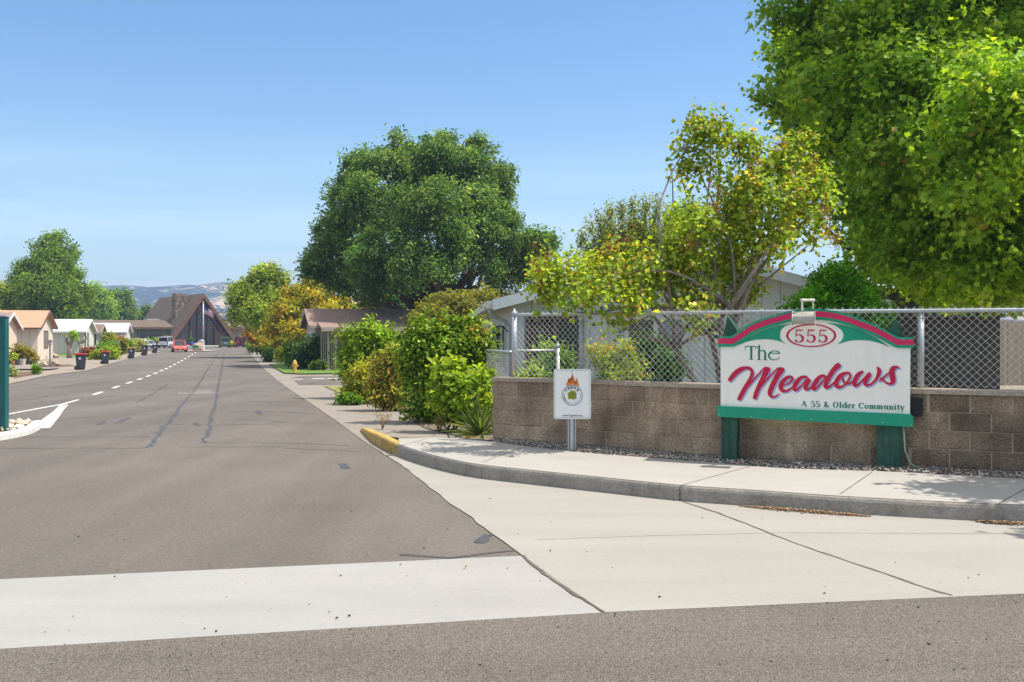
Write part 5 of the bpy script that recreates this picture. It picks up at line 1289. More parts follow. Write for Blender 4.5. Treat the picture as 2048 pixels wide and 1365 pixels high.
# ------------------------------------------------------------------ vehicles
TYRE = M('tyre_rubber', (.02, .02, .02), .9, .1); RIM = M('alloy_rim', (.4, .41, .42), .35, .05, metal=.6); CARG = glass_mat('car_glass', (.02, .025, .03), .05); BLKP = M('black_trim', (.015, .015, .016), .6, .1)
RLENS = M('red_lens', (.45, .02, .02), .3, .05, spec=.6); HLENS = M('clear_lens', (.62, .64, .66), .15, .05, spec=.8); PLATE = M('number_plate', (.5, .52, .55), .5, .05)
def vehicle(name, label, loc, rz, col, Lc, Wc, Hc, bonnet, kind, spare=False):
    """body along +x (front), lofted from cross sections"""
    t = thing(name, label, 'car', loc, rz)
    PM = paint('car_paint_' + '_'.join('%02d' % int(c * 99) for c in col), col)
    hw = Wc / 2; zb = .22; belt = Hc * .56
    f, r = Lc / 2, -Lc / 2
    if kind == 'suv': st = [(r, .90, .95 * belt), (r + .12, .97, belt), (r + .6, 1, belt * 1.01), (0, 1, belt), (f - bonnet, 1, belt * .99), (f - .5, .97, belt * .93), (f - .12, .92, belt * .84), (f, .84, belt * .7)]
    else: st = [(r, .86, .82 * belt), (r + .15, .94, belt * .98), (r + .8, 1, belt * 1.02), (0, 1, belt), (f - bonnet, 1, belt * .98), (f - .6, .95, belt * .86), (f - .15, .86, belt * .72), (f, .74, belt * .6)]
    rows = []
    for x, w, zt_ in st:
        y = hw * w
        half = [(y * .90, zb), (y * .98, zb + .14), (y, zb + (zt_ - zb) * .55), (y * .96, zt_ - .07), (y * .86, zt_), (0, zt_ + .03)]
        rows.append([(x, -a, b) for a, b in half] + [(x, a, b) for a, b in half[-2::-1]])
    mb = MB(); n = len(rows[0])
    for q in rows: mb.v += q
    mb.f += [(i * n + j, (i + 1) * n + j, (i + 1) * n + (j + 1) % n, i * n + (j + 1) % n) for i in range(len(rows) - 1) for j in range(n)]
    mb.f += [tuple(range(n)), tuple((len(rows) - 1) * n + j for j in range(n))[::-1]]
    mb.build('body', PM, t, smooth=False, bevel=.02)
    if kind == 'suv': cab = [(r + .06, .80, belt), (r + .22, .74, Hc - .03), (f - bonnet - .75, .75, Hc), (f - bonnet + .12, .84, belt * .98)]
    elif kind == 'hatch': cab = [(r + .1, .78, belt), (r + .75, .68, Hc - .04), (f - bonnet - .9, .70, Hc), (f - bonnet + .15, .84, belt * .97)]
    xs_ = cab
    mb = MB(); (x0, w0, z0), (x1, w1, z1), (x2, w2_, z2), (x3, w3, z3) = cab
    vs = [(x, s * hw * w, z) for x, w, z in cab for s in (-1, 1)]
    mb.add(vs, [(0, 1, 3, 2), (4, 5, 7, 6), (0, 2, 4, 6), (1, 7, 5, 3), (2, 3, 5, 4), (0, 6, 7, 1)]); mb.build('windows', CARG, t)
    mb = MB(); e = .012
    mb.add([(x1 - .02, -hw * w1 - e, z1 - .05), (x1 - .02, hw * w1 + e, z1 - .05), (x2 + .02, hw * w2_ + e, z2 - .05), (x2 + .02, -hw * w2_ - e, z2 - .05), (x1, -hw * w1 * .92, z1 + .03), (x1, hw * w1 * .92, z1 + .03), (x2, hw * w2_ * .92, z2 + .03), (x2, -hw * w2_ * .92, z2 + .03)], [(0, 1, 2, 3), (4, 7, 6, 5), (0, 4, 5, 1), (1, 5, 6, 2), (2, 6, 7, 3), (3, 7, 4, 0)])
    for s in (-1, 1):
        for (xa_, wa, za), (xb_, wb, zb_) in (((x0, w0, z0), (x1, w1, z1)), ((x3, w3, z3), (x2, w2_, z2)), (((x0 + x3) / 2 - .1, (w0 + w3) / 2 + .01, belt), ((x1 + x2) / 2 - .1, (w1 + w2_) / 2 + .01, (z1 + z2) / 2))):
            mb.tube([(xa_, s * hw * wa, za - .03), (xb_, s * hw * wb, zb_)], .045, 6)
    mb.build('roof', PM, t)
    wr = .33 if kind != 'suv' else .36
    for x in (r + .78, f - .82):
        for s in (-1, 1):
            mb = MB(); mb.tube([(x, s * (hw - .2), wr), (x, s * (hw + .012), wr)], wr, 18); wh = mb.build('wheel', TYRE, t)
            mb = MB(); mb.tube([(x, s * (hw + .005), wr), (x, s * (hw + .02), wr)], wr * .62, 14); mb.build('rim', RIM, wh)
    for s in (-1, 1):
        mb = MB(); mb.box(f - .42, f - .045, s * hw * .60 - .13, s * hw * .60 + .13, belt * .60, belt * .75); mb.build('headlight', HLENS, t, bevel=.03)
        mb = MB(); mb.box(r - .012, r + .1, s * hw * .80 - .09, s * hw * .80 + .09, belt * (.74 if kind == 'suv' else .66), belt * (1.1 if kind == 'suv' else .84)); mb.build('taillight', RLENS, t)
        mb = MB(); mb.box(f - bonnet - .1, f - bonnet + .06, s * (hw + .1) - .07, s * (hw + .1) + .07, belt, belt + .15); mb.build('mirror', PM, t, bevel=.03)
    mb = MB(); mb.box(f - .10, f + .015, -hw * .5, hw * .5, zb + .03, zb + .16); mb.build('grille', BLKP, t)
    mb = MB(); mb.box(r - .03, r + .12, -hw * .84, hw * .84, zb - .02, zb + .2); mb.build('rear_bumper', BLKP, t, bevel=.02)
    mb = MB(); mb.box(f + .013, f + .022, -.16, .16, zb + .08, zb + .18); mb.build('front_plate', PLATE, t)
    mb = MB(); mb.box(r - .04, r - .02, -.16, .16, .62, .74); mb.build('rear_plate', PLATE, t)
    if spare:
        mb = MB(); mb.tube([(r - .02, 0, .95), (r - .24, 0, .95)], .34, 18); sw = mb.build('spare_wheel', TYRE, t); mb = MB(); mb.tube([(r - .23, 0, .95), (r - .25, 0, .95)], .2, 14); mb.build('wheel_cover', PM, sw)
    return t
def toward(px, py): return G(px, py)
def place_car(name, label, px, py, heading, *a, **k):
    x, y = G(px, py); return vehicle(name, label, (x, y, gz(y) + .015), heading, *a, **k)
AWAY = math.atan2(.961, -.277)
place_car('hatchback', 'bright orange-red hatchback driving towards the camera', 358.5, 704.5, AWAY + math.pi + .10, (.78, .085, .02), 4.2, 1.70, 1.42, 1.15, 'hatch')
place_car('parked_suv', 'white sport utility car parked nose to the clubhouse', 334, 696.0, AWAY - .22, (.66, .67, .68), 4.5, 1.85, 1.72, 1.2, 'suv')
place_car('parked_suv', 'green sport utility car with a red roof rail parked by the gable', 449.5, 695.5, AWAY + .05, (.07, .17, .05), 4.2, 1.70, 1.65, 1.1, 'suv')
place_car('parked_suv', 'dark red sport utility car with a spare wheel on its tail', 480.5, 695.0, AWAY + .12, (.20, .012, .02), 4.3, 1.75, 1.75, 1.1, 'suv', spare=True)
place_car('parked_hatchback', 'white car half hidden by the pale shrub near the clubhouse', 268, 696.5, AWAY + 1.2, (.64, .65, .66), 4.4, 1.75, 1.45, 1.1, 'hatch')
place_car('parked_hatchback', 'white car tucked behind the third black bin', 286, 697.0, AWAY + .9, (.6, .62, .62), 4.0, 1.7, 1.2, 1.1, 'hatch')

# ------------------------------------------------------------------ wheeled bins
BINM = M('bin_plastic', (.055, .062, .075), .55, .12, 4, .05, 60); LIDR = M('red_lid', (.55, .03, .03), .5, .08); LIDB = M('black_lid', (.03, .033, .038), .5, .1); LIDY = M('yellow_lid', (.5, .34, .03), .5, .1)
def bin_(label, px, py, lid, rz, sc=1.0):
    x, y = G(px, py)
    t = thing('wheeled_bin', label, 'bin', (x, y, gz(y) + .03), rz, 'wheeled bins along the kerb'); t.scale = (sc,) * 3
    mb = MB(); rows = [(.0, .20, .22), (.12, .235, .245), (.80, .29, .31), (.86, .30, .32)]
    for z, a, b in rows: mb.v += [(-b + .05 * (z > 0), -a, z), (b, -a, z), (b, a, z), (-b + .05 * (z > 0), a, z)]
    mb.f += [(i * 4 + j, i * 4 + (j + 1) % 4, (i + 1) * 4 + (j + 1) % 4, (i + 1) * 4 + j) for i in range(3) for j in range(4)] + [(3, 2, 1, 0), (12, 13, 14, 15)]
    mb.build('body', BINM, t, bevel=.025)
    mb = MB(); mb.prism([(-.34, .865), (.34, .865), (.355, .90), (.30, .945), (-.22, .965), (-.33, .92)], 'y', -.315, .315); mb.build('lid', lid, t, bevel=.012)
    mb = MB(); mb.tube([(-.37, -.25, .86), (-.40, -.25, .90), (-.40, .25, .90), (-.37, .25, .86)], .016, 6); mb.build('handle', BINM, t)
    for s in (-1, 1):
        mb = MB(); mb.tube([(-.2, s * .22, .12), (-.2, s * .29, .12)], .13, 14); w = mb.build('wheel', TYRE, t); mb = MB(); mb.tube([(-.2, s * .288, .12), (-.2, s * .294, .12)], .06, 10); mb.build('hub', BINM, w)
    mb = MB(); mb.tube([(-.02, -.268, .66), (-.02, -.288, .66)], .07, 14); mb.build('badge', M('bin_badge', (.55, .57, .6), .6, .05), t)
    return t
bin_('dark grey wheeled bin with a red lid nearest along the left kerb', 161, 740.8, LIDR, .35, .95)
bin_('dark grey wheeled bin with a red lid beside the lime ground cover', 210, 729.0, LIDR, .35, .92)
bin_('dark grey wheeled bin with a yellow lid past the red lidded ones', 262.5, 717.5, LIDY, .4, 1.0)
bin_('dark grey wheeled bin with a black lid second from the clubhouse end', 289, 711.3, LIDB, .4, 1.05)
bin_('dark grey wheeled bin with a black lid nearest the clubhouse', 309.5, 706.6, LIDB, .4, 1.0)

# ------------------------------------------------------------------ garden lamps, hydrant and small yard things
LPM = M('lamp_post_grey', (.16, .13, .11), .7, .1); LGL = M('lamp_lens', (.40, .36, .34), .3, .1, spec=.6)
def garden_lamp(label, px, pyb, pyt):
    x, y = G(px, pyb); h = (pyb - pyt) * y / FPX
    t = thing('garden_lamp', label, 'lamp', (x, y, gz(y)), 0, 'garden lamps in the front yards')
    mb = MB(); mb.tube([(0, 0, 0), (0, 0, h - .32)], .045, 8); mb.build('post', LPM, t)
    mb = MB(); mb.lathe([(.07, h - .34), (.11, h - .26), (.13, h - .08)], 8); mb.build('lens', LGL, t)
    mb = MB(); mb.lathe([(.17, h - .08), (.15, h - .03), (.04, h)], 8); mb.build('cap', LPM, t)
garden_lamp('grey garden lamp post in front of the peach house window', 100, 735.5, 680)
garden_lamp('grey garden lamp post behind the second red lidded bin', 203, 712, 668)
garden_lamp('brown garden lamp post beside the lime ground cover', 237, 712, 680)
garden_lamp('pale garden lamp post near the last mobile home', 267.5, 700, 676)
HYD = M('hydrant_yellow', (.62, .34, .06), .55, .12, 12, .1, 60, col2=(.72, .42, .10))
x, y = G(589.5, 746.8)
hy = thing('fire_hydrant', 'yellow fire hydrant on the corner of the green lawn', 'hydrant', (x, y, gz(y) + .0))
hy.scale = (.92,) * 3
mb = MB(); mb.lathe([(.16, 0), (.16, .05), (.11, .07), (.105, .46), (.14, .47), (.14, .51), (.125, .52), (.115, .60), (.07, .68), (.035, .70), (.035, .74), (.002, .745)], 16); mb.build('barrel', HYD, hy, smooth=False)
for a in (0, math.pi, -math.pi / 2):
    mb = MB(); r_ = .065 if a < 0 else .048
    mb.tube([(.09 * math.cos(a), .09 * math.sin(a), .39), (.17 * math.cos(a), .17 * math.sin(a), .39)], r_ * .85, 12); mb.tube([(.165 * math.cos(a), .165 * math.sin(a), .39), (.195 * math.cos(a), .195 * math.sin(a), .39)], r_ * 1.1, 8); mb.build('outlet_cap', HYD, hy)
def path_light(label, px, py, h=.36):
    x, y = G(px, py)
    t = thing('path_light', label, 'light', (x, y, gz(y) + .02))
    mb = MB(); mb.lathe([(.012, 0), (.018, .2 * h / .36), (.05, .215)], 8); mb.build('stake', LPM, t)
    mb = MB(); mb.lathe([(.052, .215), (.062, .31)], 12); mb.build('lens', M('path_lens', (.45, .33, .26), .3, .1), t)
    mb = MB(); mb.lathe([(.088, .31), (.08, .335), (.002, .35)], 12); mb.build('cap', M('path_cap', (.30, .28, .28), .5, .1), t)
path_light('small brown path light with a grey cap between the shrubs', 800, 818)
x, y = G(716, 802)
rk = MB(); rk.blob((x, y, gz(y) + .10), .16, 4, (1.1, .8, .85), .2); o = rk.build('rock', M('grey_rock', (.20, .19, .17), .9, .2, 8, .6, 30)); tag(o, 'round grey rock at the foot of the yellow-green shrub', 'rock')
for i, (px, py, r, lb) in enumerate(((88, 735, .26, 'flat tan rock left of the garden lamp'), (107, 734, .34, 'leaning tan rock right of the garden lamp'), (84, 718.5, .32, 'pale boulder at the corner of the peach house'), (107, 716.5, .36, 'pale boulder under the peach house gable'), (24, 729, .22, 'pale rock among the potted plants'))):
    x, y = G(px, py); rk = MB(); rk.blob((x, y, gz(y) + r * .5), r, 20 + i, (1.2, .8, .8), .25); o = rk.build('rock', M('tan_rock', (.40, .31, .22), .9, .2, 5, .6, 20)); tag(o, lb, 'rock')
def pot(label, px, py, r, h, mat):
    r, h = r * .72, h * .72
    x, y = G(px, py); t = thing('plant_pot', label, 'plant pot', (x, y, gz(y) + .03))
    mb = MB(); mb.lathe([(r * .7, 0), (r, h), (r * 1.08, h), (r * 1.08, h * 1.1), (r * .9, h * 1.1), (r * .88, h * .9)], 12); mb.build('pot', mat, t)
    return t, (x, y, gz(y) + .03 + h)
t, p = pot('white pot among the yard plants beside the peach house', 46, 731.5, .26, .5, M('white_pot', (.62, .58, .5), .6, .1))
t, p = pot('terracotta pot with yellow flowers behind the teal post', 25, 732, .24, .4, M('terracotta', (.40, .17, .08), .8, .1))
foliage('plant', [(p[0], p[1], p[2] + .15, .3, .3, .25)], t, 30, 5, .15, .12, [((.45, .33, .03), 1), ((.1, .16, .03), 1)], 4, base=tuple(t.location))
t, p = pot('dark pot at the end of the row of yard plants', 55, 730, .24, .55, M('dark_pot', (.05, .05, .06), .5, .1))
t, p = pot('slate pot in the middle of the yard plants', 35, 731.2, .26, .5, M('slate_pot', (.09, .10, .12), .6, .1))
# flower bowl on the lawn in front of the tan house
t, p = pot('low terracotta bowl of pink flowers by the porch step', 647, 741.2, .5, .18, M('bowl_clay', (.36, .20, .14), .8, .1))
foliage('flowers', [(p[0], p[1], p[2] + .12, .5, .4, .22)], t, 40, 6, .16, .13, [((.62, .14, .16), 2), ((.12, .22, .04), 2), ((.70, .35, .35), 1)], 5, base=tuple(t.location))
# ------------------------------------------------------------------ trees and shrubs
def at_ground(px, py): x, y = G(px, py); return (x, y, gz(y))
def base_at(px, Y): return ((px - CX) * Y / FPX, Y, gz(Y))
DG = [((.040, .084, .030), 4), ((.056, .110, .034), 4), ((.09, .152, .046), 2.6), ((.155, .215, .08), 1.2)]
# great dark tree
lb = L3([(700, 372, 34, 0), (1000, 368, 34, 0), (1014, 430, 28, 0), (872, 302, 40, 1), (720, 330, 30, 0), (830, 335, 72, 1), (765, 345, 58, -2), (900, 320, 66, 0), (955, 365, 60, -1), (740, 425, 78, -3), (850, 430, 92, -6), (950, 430, 72, -3), (690, 500, 62, 0), (640, 535, 44, 1), (780, 515, 78, -6), (880, 505, 72, -7), (975, 505, 66, -4), (1040, 500, 55, -2), (745, 570, 52, -5), (815, 545, 55, -8), (900, 560, 48, 2), (1010, 555, 56, 0), (700, 560, 44, 2), (1072, 488, 42, -1), (700, 440, 44, -1), (800, 300, 38, 0), (890, 298, 30, 2), (950, 310, 36, 1), (990, 400, 36, 0), (660, 470, 34, 2), (620, 520, 24, 2), (1060, 540, 36, 1), (690, 400, 40, 0), (1000, 450, 40, -2), (850, 350, 60, 3)], 64, 1.0, .85)
lb = [(a, b, c, d * 1.05, e * 1.0, f * 1.04) for a, b, c, d, e, f in lb]
tree('shade_tree', 'huge dark green shade tree rising above every roof in the middle', 'tree', base_at(880, 64), lb, 10500, 11, .44, .22, DG, .55, 1, BARK, stems=4, fork=.22, subs=3, width=.42, up=.45, droop=.1, bough=.38, n_b=10)
GY = [((.13, .18, .02), 4), ((.18, .23, .026), 3), ((.07, .115, .016), 2.4), ((.26, .15, .03), .2)]
OR = [((.25, .205, .022), 4), ((.20, .205, .024), 4), ((.29, .185, .03), 1.2), ((.12, .155, .02), 3)]
lb = L3([(510, 585, 36, 0), (488, 612, 28, -2), (545, 575, 34, 1), (508, 636, 28, -3), (560, 620, 40, 0), (474, 636, 14, -1), (480, 592, 18, 0), (530, 555, 18, 0), (545, 655, 30, 0)], 92)
tree('street_tree', 'rounded yellow-green tree at the far end of the shrubs by the avenue', 'tree', base_at(528, 92), lb, 1500, 9, .7, .32, GY, .18, 2, BARK, fork=.4, width=.55)
lb = L3([(625, 595, 42, 0), (655, 572, 26, 1), (590, 622, 38, -1), (640, 632, 40, -2), (565, 650, 28, -1), (678, 610, 22, 0), (600, 668, 34, -3), (632, 558, 18, 0), (548, 668, 22, -1), (585, 590, 20, 0), (660, 650, 30, 1), (540, 690, 18, -2)], 78, 1, .62)
tree('autumn_maple', 'layered orange-gold maple turning colour beside the tan house', 'tree', base_at(603, 78), lb, 1500, 10, .55, .26, OR, .16, 3, BARK, fork=.35, width=.5, flatten=.35, up=.15)
RB = [((.19, .085, .02), 3), ((.22, .14, .02), 2), ((.10, .06, .02), 1)]
lb = L3([(510, 680, 12, 0), (498, 672, 8, 0), (524, 688, 10, 0)  , (535, 676, 9, 0)], 105, 1, .6)
tree('young_maple', 'small red-brown young maple under the yellow-green tree', 'tree', base_at(515, 105), lb, 160, 7, .5, .3, RB, .08, 4, BARK, fork=.4, subs=1)
YB = [((.125, .14, .032), 4), ((.16, .145, .036), 3), ((.085, .11, .026), 2.4)]
lb = L3([(880, 622, 28, 0), (920, 616, 26, 0), (955, 602, 18, 1), (860, 634, 22, -1), (975, 594, 11, 0), (900, 645, 36, 0), (840, 646, 18, 0), (940, 640, 30, 0), (905, 600, 10, 0)], 47, 1, .8)
tree('ornamental_tree', 'olive gold ornamental tree behind the tall hedge and blue house', 'tree', base_at(905, 47), lb, 1000, 10, .42, .17, YB, .12, 5, BARK, fork=.4, width=.45, flatten=.5)
lb = L3([(795, 612, 22, 0), (775, 625, 18, 0), (820, 622, 20, 0), (840, 610, 16, 2), (760, 632, 14, 1)], 75)
tree('evergreen_shrub', 'bluish dark evergreen shrub behind the tan house roof', 'shrub', base_at(800, 75), lb, 420, 8, .5, .26, [((.03, .07, .035), 1), ((.05, .10, .045), 1)], .12, 6, subs=1)
lb = L3([(703, 622, 10, 0), (715, 628, 9, 0), (690, 630, 9, 0)], 88)
tree('pale_shrub', 'light green shrub between the gold maple and the palm', 'shrub', base_at(703, 88), lb, 120, 7, .5, .28, [((.14, .20, .04), 1)], .1, 7, subs=1)
# palm
pb = base_at(745, 70); pz = P(745, 605, 70)[2]
palm = thing('palm_tree', 'shaggy fan palm with yellowing fronds below the great dark tree', 'palm', pb)
mb = MB(); mb.tube([(0, 0, 0), (.1, 0, (pz - pb[2]) * .5), (0, 0, pz - pb[2])], [.22, .2, .24], 9); mb.build('trunk', BARK, palm)
rgp = np.random.default_rng(8); pos, ax, nr, sz, cl_ = [], [], [], [], []
for k in range(34):
    a = rgp.uniform(0, 6.28); e = rgp.uniform(-.9, 1.1); d = np.array([math.cos(a) * math.cos(e), math.sin(a) * math.cos(e), math.sin(e)])
    hub = np.array([0, 0, pz - pb[2]]) + d * rgp.uniform(.55, .95)
    col = np.array([(.10, .15, .04), (.30, .24, .06), (.20, .19, .05), (.34, .25, .10)][rgp.integers(0, 4) if e < .3 else rgp.integers(0, 2) if e < .6 else 0])
    side = unit(np.cross(d, [0, 0, 1.0])[None])[0]
    for q in range(15):
        f = (q - 7) / 7 * 1.5
        pos.append(hub); ax.append(d * math.cos(f) + side * math.sin(f) - np.array([0, 0, .35])); nr.append(np.cross(side, d) + rgp.normal(size=3) * .2); sz.append(rgp.uniform(.5, .75)); cl_.append(col * rgp.uniform(.8, 1.2))
leaf_mesh('crown', np.array(pos), unit(np.array(nr)), unit(np.array(ax)), np.array(sz), .09, np.array(cl_), LEAF, palm)
# big maple on the right, its low branches over the wall
MP = [((.085, .165, .014), 4), ((.12, .21, .018), 4), ((.16, .25, .024), 3), ((.22, .29, .035), 1.2), ((.30, .22, .08), .08)]
lb = L3([(1640, 50, 95, 2), (1760, 40, 110, 0), (1900, 30, 130, 0), (2060, 40, 140, 0), (1605, 190, 62, 2), (1700, 180, 110, 0), (1820, 180, 110, -1), (1950, 180, 110, -1), (1530, 205, 30, 1), (1500, 193, 18, 1), (1560, 40, 40, 2), (1575, 120, 40, 1), (1690, 300, 92, 1), (1810, 320, 110, -1), (1930, 320, 110, -1.5), (2060, 300, 120, -1), (1735, 410, 72, 1), (1830, 440, 100, 0), (1950, 450, 110, -1), (2070, 440, 110, -1), (1745, 500, 52, 2), (1835, 540, 72, 0), (1960, 545, 80, -1), (2060, 550, 80, -1), (1990, 170, 80, -3), (2040, 270, 90, -3.2), (1930, 260, 70, -3), (1870, 590, 42, .5), (1990, 590, 48, -.8), (1780, 565, 40, 1.2), (1950, 390, 70, -2.8), (1600, 270, 60, 2), (1650, -90, 110, 2), (1850, -110, 150, 0), (2080, -110, 160, 0), (1700, 540, 30, 3), (1800, 250, 180, 4), (1900, 420, 180, 4), (2000, 100, 180, 4), (1720, 120, 130, 4), (2000, 540, 110, 4)], 17.5, 1.0, .85)
lb += [(6.9, 9.3, 3.9, .75, .55, .45), (7.9, 9.4, 4.3, .9, .6, .5), (6.1, 9.0, 3.2, .2, .2, .2), (8.6, 11.5, 5, 1.6, 1.6, 1.2), (7.0, 8.1, 4.2, .35, .25, .2)]
tree('maple_tree', 'tall leafy green maple filling the upper right above the fence', 'tree', base_at(1950, 24.0), lb, 13500, 13, .27, .097, MP, .20, 9, BARK, fork=.28, subs=2, width=.86, shell=.45, droop=.45, up=.1, zmin=1.95, bough=.5, n_b=9, shape='lobed', skip=lambda l: l[1] < 17.2 or l[2] < 4.2 or l[0] > 9.5)
# lilac with several grey stems just inside the fence
LI = [((.15, .215, .024), 4), ((.215, .275, .045), 3.4), ((.095, .155, .018), 3), ((.28, .235, .035), 1.1), ((.24, .13, .05), .4)]
lb = L3([(1420, 258, 40), (1385, 275, 26), (1395, 335, 34), (1370, 300, 16), (1480, 300, 42), (1545, 318, 48), (1600, 360, 44), (1640, 395, 32), (1450, 400, 66, .3), (1540, 405, 70, -.3), (1600, 455, 44), (1632, 478, 22), (1390, 455, 50, -.4), (1460, 490, 66, .4), (1540, 490, 54, -.4), (1300, 528, 42, -.6), (1215, 546, 46, -.4), (1125, 543, 42, -.7), (1100, 570, 34, -.7), (1185, 588, 50, -1.0), (1290, 570, 50, -.5), (1380, 560, 60, -.4), (1450, 575, 44, .3), (1510, 585, 26), (1352, 500, 32, .2), (1350, 525, 44, -.2), (1170, 560, 40, -.5), (1095, 600, 24, -.7), (1395, 625, 26, -.9), (1262, 605, 34, -.8), (1400, 680, 14, -1.0), (1385, 640, 14, -.9), (1085, 545, 26), (1345, 350, 8), (1360, 345, 14), (1655, 400, 14), (1600, 300, 22), (1225, 640, 18, -.5), (1240, 665, 10, -.5)], 13.1, .85)
tree('lilac_tree', 'spreading multi-stemmed lilac with yellowing leaves and brown seed heads inside the fence', 'tree', (P(1455, 760, 13.0)[0], 13.0, .1), lb, 2400, 7, .16, .060, LI, .062, 10, BARK_PALE, stems=6, fork=.36, subs=7, width=.82, shell=.25, droop=.35, up=.25, bough=.5, n_b=10)
# brown seed heads are part of the lilac
rgs = np.random.default_rng(12); lil = [o for o in COL.objects if o.name.startswith('lilac_tree')][0]
sp = []
for (px, py, s) in ((1440, 375, 12), (1510, 345, 14), (1555, 300, 12), (1600, 395, 10), (1625, 330, 8), (1480, 430, 12), (1420, 420, 10), (1380, 490, 10), (1655, 430, 8), (1665, 475, 6), (1070, 530, 14), (1095, 510, 8), (1240, 485, 10), (1300, 520, 8), (1560, 450, 10), (1062, 545, 10), (1220, 500, 8)):
    for _ in range(4):
        c = np.array(P(px + rgs.normal() * s, py + rgs.normal() * s, 12.6 + rgs.normal() * .2))
        for _ in range(26): sp.append(c + rgs.normal(size=3) * np.array([.03, .03, .05]))
sp = np.array(sp); n = len(sp)
leaf_mesh('seed_heads', sp - np.array(lil.location), unit(rgs.normal(size=(n, 3))), unit(rgs.normal(size=(n, 3))), np.full(n, .024), .7, np.array([(.26, .11, .055)]) * np.exp(rgs.normal(0, .25, (n, 1))), LEAF, lil)
# clipped conifer
CF = [((.07, .19, .016), 4), ((.10, .25, .022), 3), ((.045, .12, .014), 2)]
lb = L3([(1670, 605, 62, 0), (1615, 628, 40, -.2), (1725, 625, 44, -.2), (1650, 660, 70, 0), (1740, 660, 40, 0), (1590, 650, 26, 0), (1670, 580, 36, 0), (1700, 590, 36, 0)], 16.2, .9)
tree('conifer_bush', 'rounded bright green conifer bush behind the arched sign', 'bush', base_at(1670, 16.2), lb, 3600, 10, .13, .07, CF, .08, 11, mat=LEAF, width=.28, shell=.75, out=1.4, up=.4, subs=0, fork=.3)
# upright feathery trees beyond the lilac
UP = [((.125, .165, .03), 4), ((.17, .20, .035), 3), ((.06, .10, .03), 2), ((.22, .15, .05), .5)]
lb = []
for px, py, w in ((1165, 478, 10), (1182, 455, 10), (1200, 440, 11), (1222, 425, 12), (1245, 420, 13), (1268, 412, 13), (1290, 418, 13), (1312, 412, 11), (1335, 428, 10), (1215, 470, 22), (1270, 460, 26), (1310, 470, 20), (1350, 445, 10)):
    for k in range(4):
        x, y, z = P(px + (1250 - px) * .10 * k, py + 8 + k * 34, 45 + rg.uniform(-1, 1)); r = (w * .75 + 1.0 * k) * 45 / FPX; lb.append((x, y, z, r, r, .62))
tree('upright_tree', 'feathery upright tree with pointed shoots behind the lilac', 'tree', base_at(1262, 45), lb, 2600, 10, .26, .13, UP, .16, 13, width=.32, shell=.15, up=2.2, out=.2, subs=0, fork=.25, bough=0)
lb = L3([(1370, 440, 16, 0), (1390, 430, 14, 0), (1360, 462, 18, 0), (1400, 470, 22, 0), (1375, 500, 24, 0)], 50)
tree('background_tree', 'small mid-green tree showing just left of the lilac top', 'tree', base_at(1380, 50), lb, 340, 9, .4, .2, [((.06, .13, .02), 2), ((.09, .16, .03), 1)], .12, 14, subs=1)
# trees on the left
LG = [((.066, .118, .018), 4), ((.09, .145, .022), 4), ((.125, .18, .03), 2.4), ((.04, .08, .014), 2)]
lb = L3([(110, 495, 24, 0), (95, 530, 40, -1), (128, 545, 40, -2), (65, 565, 36, 0), (100, 590, 56, -3), (155, 595, 28, 0), (55, 605, 34, 0), (120, 620, 50, -2), (140, 505, 16, 0), (80, 500, 16, 0), (50, 540, 18, 0), (112, 478, 12, 0), (158, 560, 16, 0), (45, 580, 16, 0), (90, 560, 60, 3)], 132, 1, .9)
tree('broadleaf_tree', 'tall broad green tree behind the peach mobile home', 'tree', base_at(105, 132), lb, 4200, 10, .8, .36, LG, .35, 15, fork=.25, subs=1, width=.45, flatten=.6, shell=.55)
YG = [((.13, .22, .02), 4), ((.10, .18, .02), 3), ((.17, .25, .03), 2)]
lb = L3([(190, 590, 22, 0), (205, 605, 22, 0), (175, 610, 24, 0), (215, 625, 20, 0), (195, 635, 26, 0), (170, 640, 24, 0)], 222)
tree('lime_tree', 'bright lime green tree just right of the tall broad tree', 'tree', base_at(195, 222), lb, 1500, 8, .95, .5, YG, .25, 16, fork=.3, subs=1)
lb = L3([(232, 600, 16, 0), (245, 612, 20, 0), (228, 620, 18, 0), (258, 630, 16, 0), (238, 640, 22, 0), (250, 590, 9, 0)], 230)
tree('garden_tree', 'mid-green garden tree between the lime tree and the small dark one', 'tree', base_at(240, 230), lb, 1200, 8, .95, .5, LG, .25, 17, fork=.3, subs=1)
lb = L3([(293, 628, 14, 0), (280, 634, 12, 0), (306, 634, 10, 0), (290, 640, 14, 0)], 240)
tree('round_tree', 'small dark round tree over the clubhouse wing ridge', 'tree', base_at(292, 240), lb, 420, 8, .8, .45, DG, .25, 18, fork=.3, subs=0)
lb = L3([(10, 590, 22, 0), (30, 605, 22, 0), (-10, 610, 34, 0), (15, 625, 26, 0), (45, 625, 16, 0), (-50, 600, 50, 0)], 128)
tree('edge_tree', 'yellow-green tree at the far left behind the teal post', 'tree', base_at(5, 128), lb, 900, 8, .8, .38, GY, .25, 19, fork=.3, subs=0)
lb = L3([(475, 640, 14, 0), (470, 625, 10, 0), (485, 650, 14, 0)], 225)
tree('distant_tree', 'dull green tree showing past the right slope of the A-frame', 'tree', base_at(478, 225), lb, 240, 8, .9, .45, [((.07, .12, .03), 1)], .2, 20, fork=.3, subs=0)
